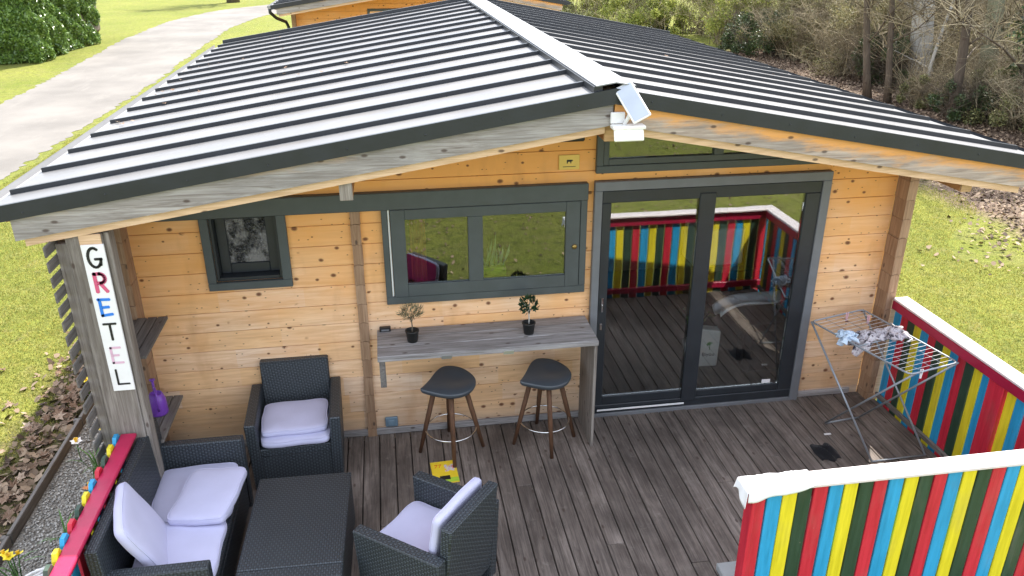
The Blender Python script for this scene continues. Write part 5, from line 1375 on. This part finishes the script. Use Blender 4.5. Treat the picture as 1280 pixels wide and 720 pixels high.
# trees, left to right in the picture
tree('woodland_tree', 'thin dark trunk in the bright bushes above the far end of the cabin roof', 13.9, 45.5, 10, .28, (.02, 0), M['bark_ivy'], 2500, grp='trees at the edge of the wood', seed=3)
tree('woodland_tree', 'black ivy wrapped trunk amid the lime green bushes at the top', 13.9, 33.5, 9, .30, (-.02, .02), M['bark_ivy'], 7000, seed=4)
tree('woodland_tree', 'straight slim brown trunk, left one of the pair beside the roof edge', 13.75, 14.9, 9, .10, (-.21, .02), M['bark'], None, 12, seed=5)
tree('woodland_tree', 'straight slim brown trunk, right one of the pair beside the roof edge', 13.95, 14.3, 9, .085, (-.19, .02), M['bark'], None, 12, seed=6)
tree('woodland_tree', 'leaning brown trunk rising from the roof edge right of the white patch', 14.05, 11.9, 9, .12, (-.06, .05), M['bark'], None, 16, seed=7)
tree('woodland_tree', 'thick mossy green pale trunk leaning right near the right edge', 17.1, 14.9, 11, .25, (-.07, .02), M['bark_green'], None, 10, seed=8)
tree('woodland_tree', 'forked pale trunk standing in for an unidentified white patch among the branches', 16.05, 16.3, 10, .34, (-.08, .03), M['bark_pale'], None, 5, seed=9)  # trunk shape stands in for a white patch of unknown kind
tree('woodland_tree', 'second pale trunk standing in for the same white patch, behind the forked one', 16.9, 17.4, 10, .16, (-.16, .03), M['bark_pale'], None, 5, seed=19)
tree('woodland_tree', 'slender pale sapling bent left beside the slim pair of trunks', 14.5, 13.8, 5.5, .05, (.16, .0), M['bark_pale'], None, 8, seed=10, ntw=250)
tree('woodland_tree', 'brown trunk in the dark growth at the far right edge', 15.2, 10.9, 9, .14, (-.10, .04), M['bark'], 1500, 14, seed=11)
tree('park_tree', 'stout brown trunk beyond the path at the top left', -9.6, 55.5, 11, .35, (.0, .02), M['bark'], None, 18, grp=None, seed=12, ntw=1500)
for k, (x, y, lab) in enumerate([(20.5, 24, 'tall twiggy tree deep in the wood, behind the white trunks'), (22.5, 17.0, 'tall twiggy tree deep in the wood near the top right corner'), (17.5, 27, 'bare twiggy tree behind the olive brush'), (19.0, 34, 'bare tree behind the lime green bushes'), (24, 29, 'farthest bare tree of the wood')]):
    tree('woodland_tree', lab, x, y, 11, .2, (.02, .0), M['bark'], 3000 if k % 2 else None, 20, crown=None, seed=30 + k, ntw=1400)
# shrubs
for args in [
    ('lime_shrub', 'sunlit lime green bush right of the second cabin', 11.5, 38.0, 2.6, 2.2, 2.4, M['lime_leaf'], 12000, .14, M['twig'], 700, TG, 1.0, .012),
    ('lime_shrub', 'sunlit lime green bush just left of the black ivy trunk', 12.3, 31.5, 1.7, 2.4, 1.9, M['lime_leaf'], 12000, .12, M['twig'], 900, TG, .9, .010),
    ('lime_shrub', 'sunlit yellow green bush just right of the black ivy trunk', 15.2, 31.5, 2.0, 2.4, 2.8, M['lime_leaf'], 14000, .12, M['twig'], 900, TG, .9, .010),
    ('lime_shrub', 'yellow green bush behind the middle of the roof edge', 15.2, 27.5, 1.9, 2.0, 2.6, M['lime_leaf'], 11000, .11, M['twig'], 1500, TG, .9, .010),
    ('dark_shrub', 'dark green bush low against the roof edge beside the yellow bushes', 14.6, 24.0, 1.4, 1.5, 1.5, M['ever'], 9000, .10, M['twig_dark'], 700, TG),
    ('brush_shrub', 'rounded olive brown brush behind the roof edge', 16.2, 22.8, 2.2, 2.2, 2.6, M['olive_brush'], 20000, .085, M['twig'], 4200, TG, .8, .007),
    ('brush_shrub', 'large tawny twiggy brush left of the slim trunk pair', 15.8, 18.8, 1.9, 2.1, 2.3, M['olive_brush'], 14000, .075, M['twig'], 5200, TG, .8, .007),
    ('dark_shrub', 'dark evergreen bush behind the tawny brush', 18.6, 21.8, 2.0, 2.0, 4.0, M['ever'], 18000, .11, M['twig_dark'], 1200, TG),
    ('dark_shrub', 'dark evergreen bush behind the slim trunk pair', 15.6, 16.9, 1.2, 1.2, 1.5, M['ever'], 9000, .095, M['twig_dark'], 1800, TG),
    ('bramble_shrub', 'tangle of brambles at the foot of the slim trunk pair', 15.0, 13.4, 1.3, 1.3, .8, M['bramble'], 9000, .07, M['twig'], 2600, TG, .7, .006),
    ('bramble_shrub', 'tangle of brambles below the white trunks', 16.6, 12.4, 1.4, 1.5, 1.5, M['bramble'], 13000, .07, M['twig'], 3600, TG, .8, .006),
    ('bramble_shrub', 'bramble tangle between the leaning trunk and the mossy trunk', 15.5, 10.9, 1.4, 1.4, 1.5, M['bramble'], 13000, .065, M['twig'], 3200, TG, .7, .006),
    ('dark_shrub', 'dark evergreen bush right of the mossy trunk', 19.4, 14.0, 2.0, 2.0, 4.2, M['ever'], 22000, .10, M['twig_dark'], 1500, TG),
    ('bramble_shrub', 'olive bramble tangle at the right edge above the roof corner', 15.3, 8.6, 1.6, 1.4, 1.5, M['bramble'], 14000, .06, M['twig'], 3200, TG, .7, .006),
    ('dark_shrub', 'dark evergreen bush at the right edge beside the brambles', 17.6, 9.6, 1.8, 1.6, 2.6, M['ever'], 16000, .085, M['twig_dark'], 1600, TG),
    ('bramble_shrub', 'outermost bramble tangle, beyond the right eave', 16.4, 6.4, 1.6, 1.4, 1.6, M['bramble'], 12000, .06, M['twig'], 2200, TG, .7, .006),
    ('dark_shrub', 'dark ivy thicket under the leaning trunk', 14.5, 12.0, .9, .9, .9, M['ever'], 8000, .07, M['twig_dark'], 900, TG),
    ('brush_shrub', 'bare tawny twigs beside the white trunks', 17.6, 16.6, 1.0, 1.0, 1.8, M['olive_brush'], 900, .07, M['twig'], 900, TG, .9, .008),
    ('brush_shrub', 'thin bare twigs standing in front of the broad pale trunk', 15.1, 14.9, .8, .8, 3.0, M['olive_brush'], 150, .06, M['twig'], 260, TG, .8, .006),
    ('brush_shrub', 'tall bare twig thicket deep in the wood at the top', 20.0, 20.5, 2.4, 3.0, 4.5, M['olive_brush'], 9000, .09, M['twig'], 5000, TG, 1.1, .010),
    ('brush_shrub', 'tall twig thicket at the top right corner', 21.0, 13.5, 2.4, 3.0, 4.5, M['olive_brush'], 9000, .09, M['twig'], 5000, TG, 1.1, .010),
    ('dark_shrub', 'big dark evergreen mass at the top behind the olive brush', 19.5, 28.5, 2.8, 2.5, 4.2, M['ever'], 20000, .13, M['twig_dark'], 1500, TG),
    ('brush_shrub', 'tawny twig thicket between the dark evergreens at the top', 22.5, 25.0, 2.8, 2.8, 4.5, M['olive_brush'], 9000, .11, M['twig'], 4500, TG, 1.2, .011),
    ('lime_shrub', 'row of sunlit bushes at the very top right of the second cabin', 17.0, 44.0, 3.2, 2.5, 3.2, M['lime_leaf'], 10000, .17, M['twig'], 700, TG, 1.2, .014),
    ('dark_shrub', 'low dark bush by the corner of the second cabin', 8.4, 31.0, 1.6, 1.4, 1.3, M['bramble'], 7000, .11, M['twig_dark'], 500, TG),
]: shrub(*args)
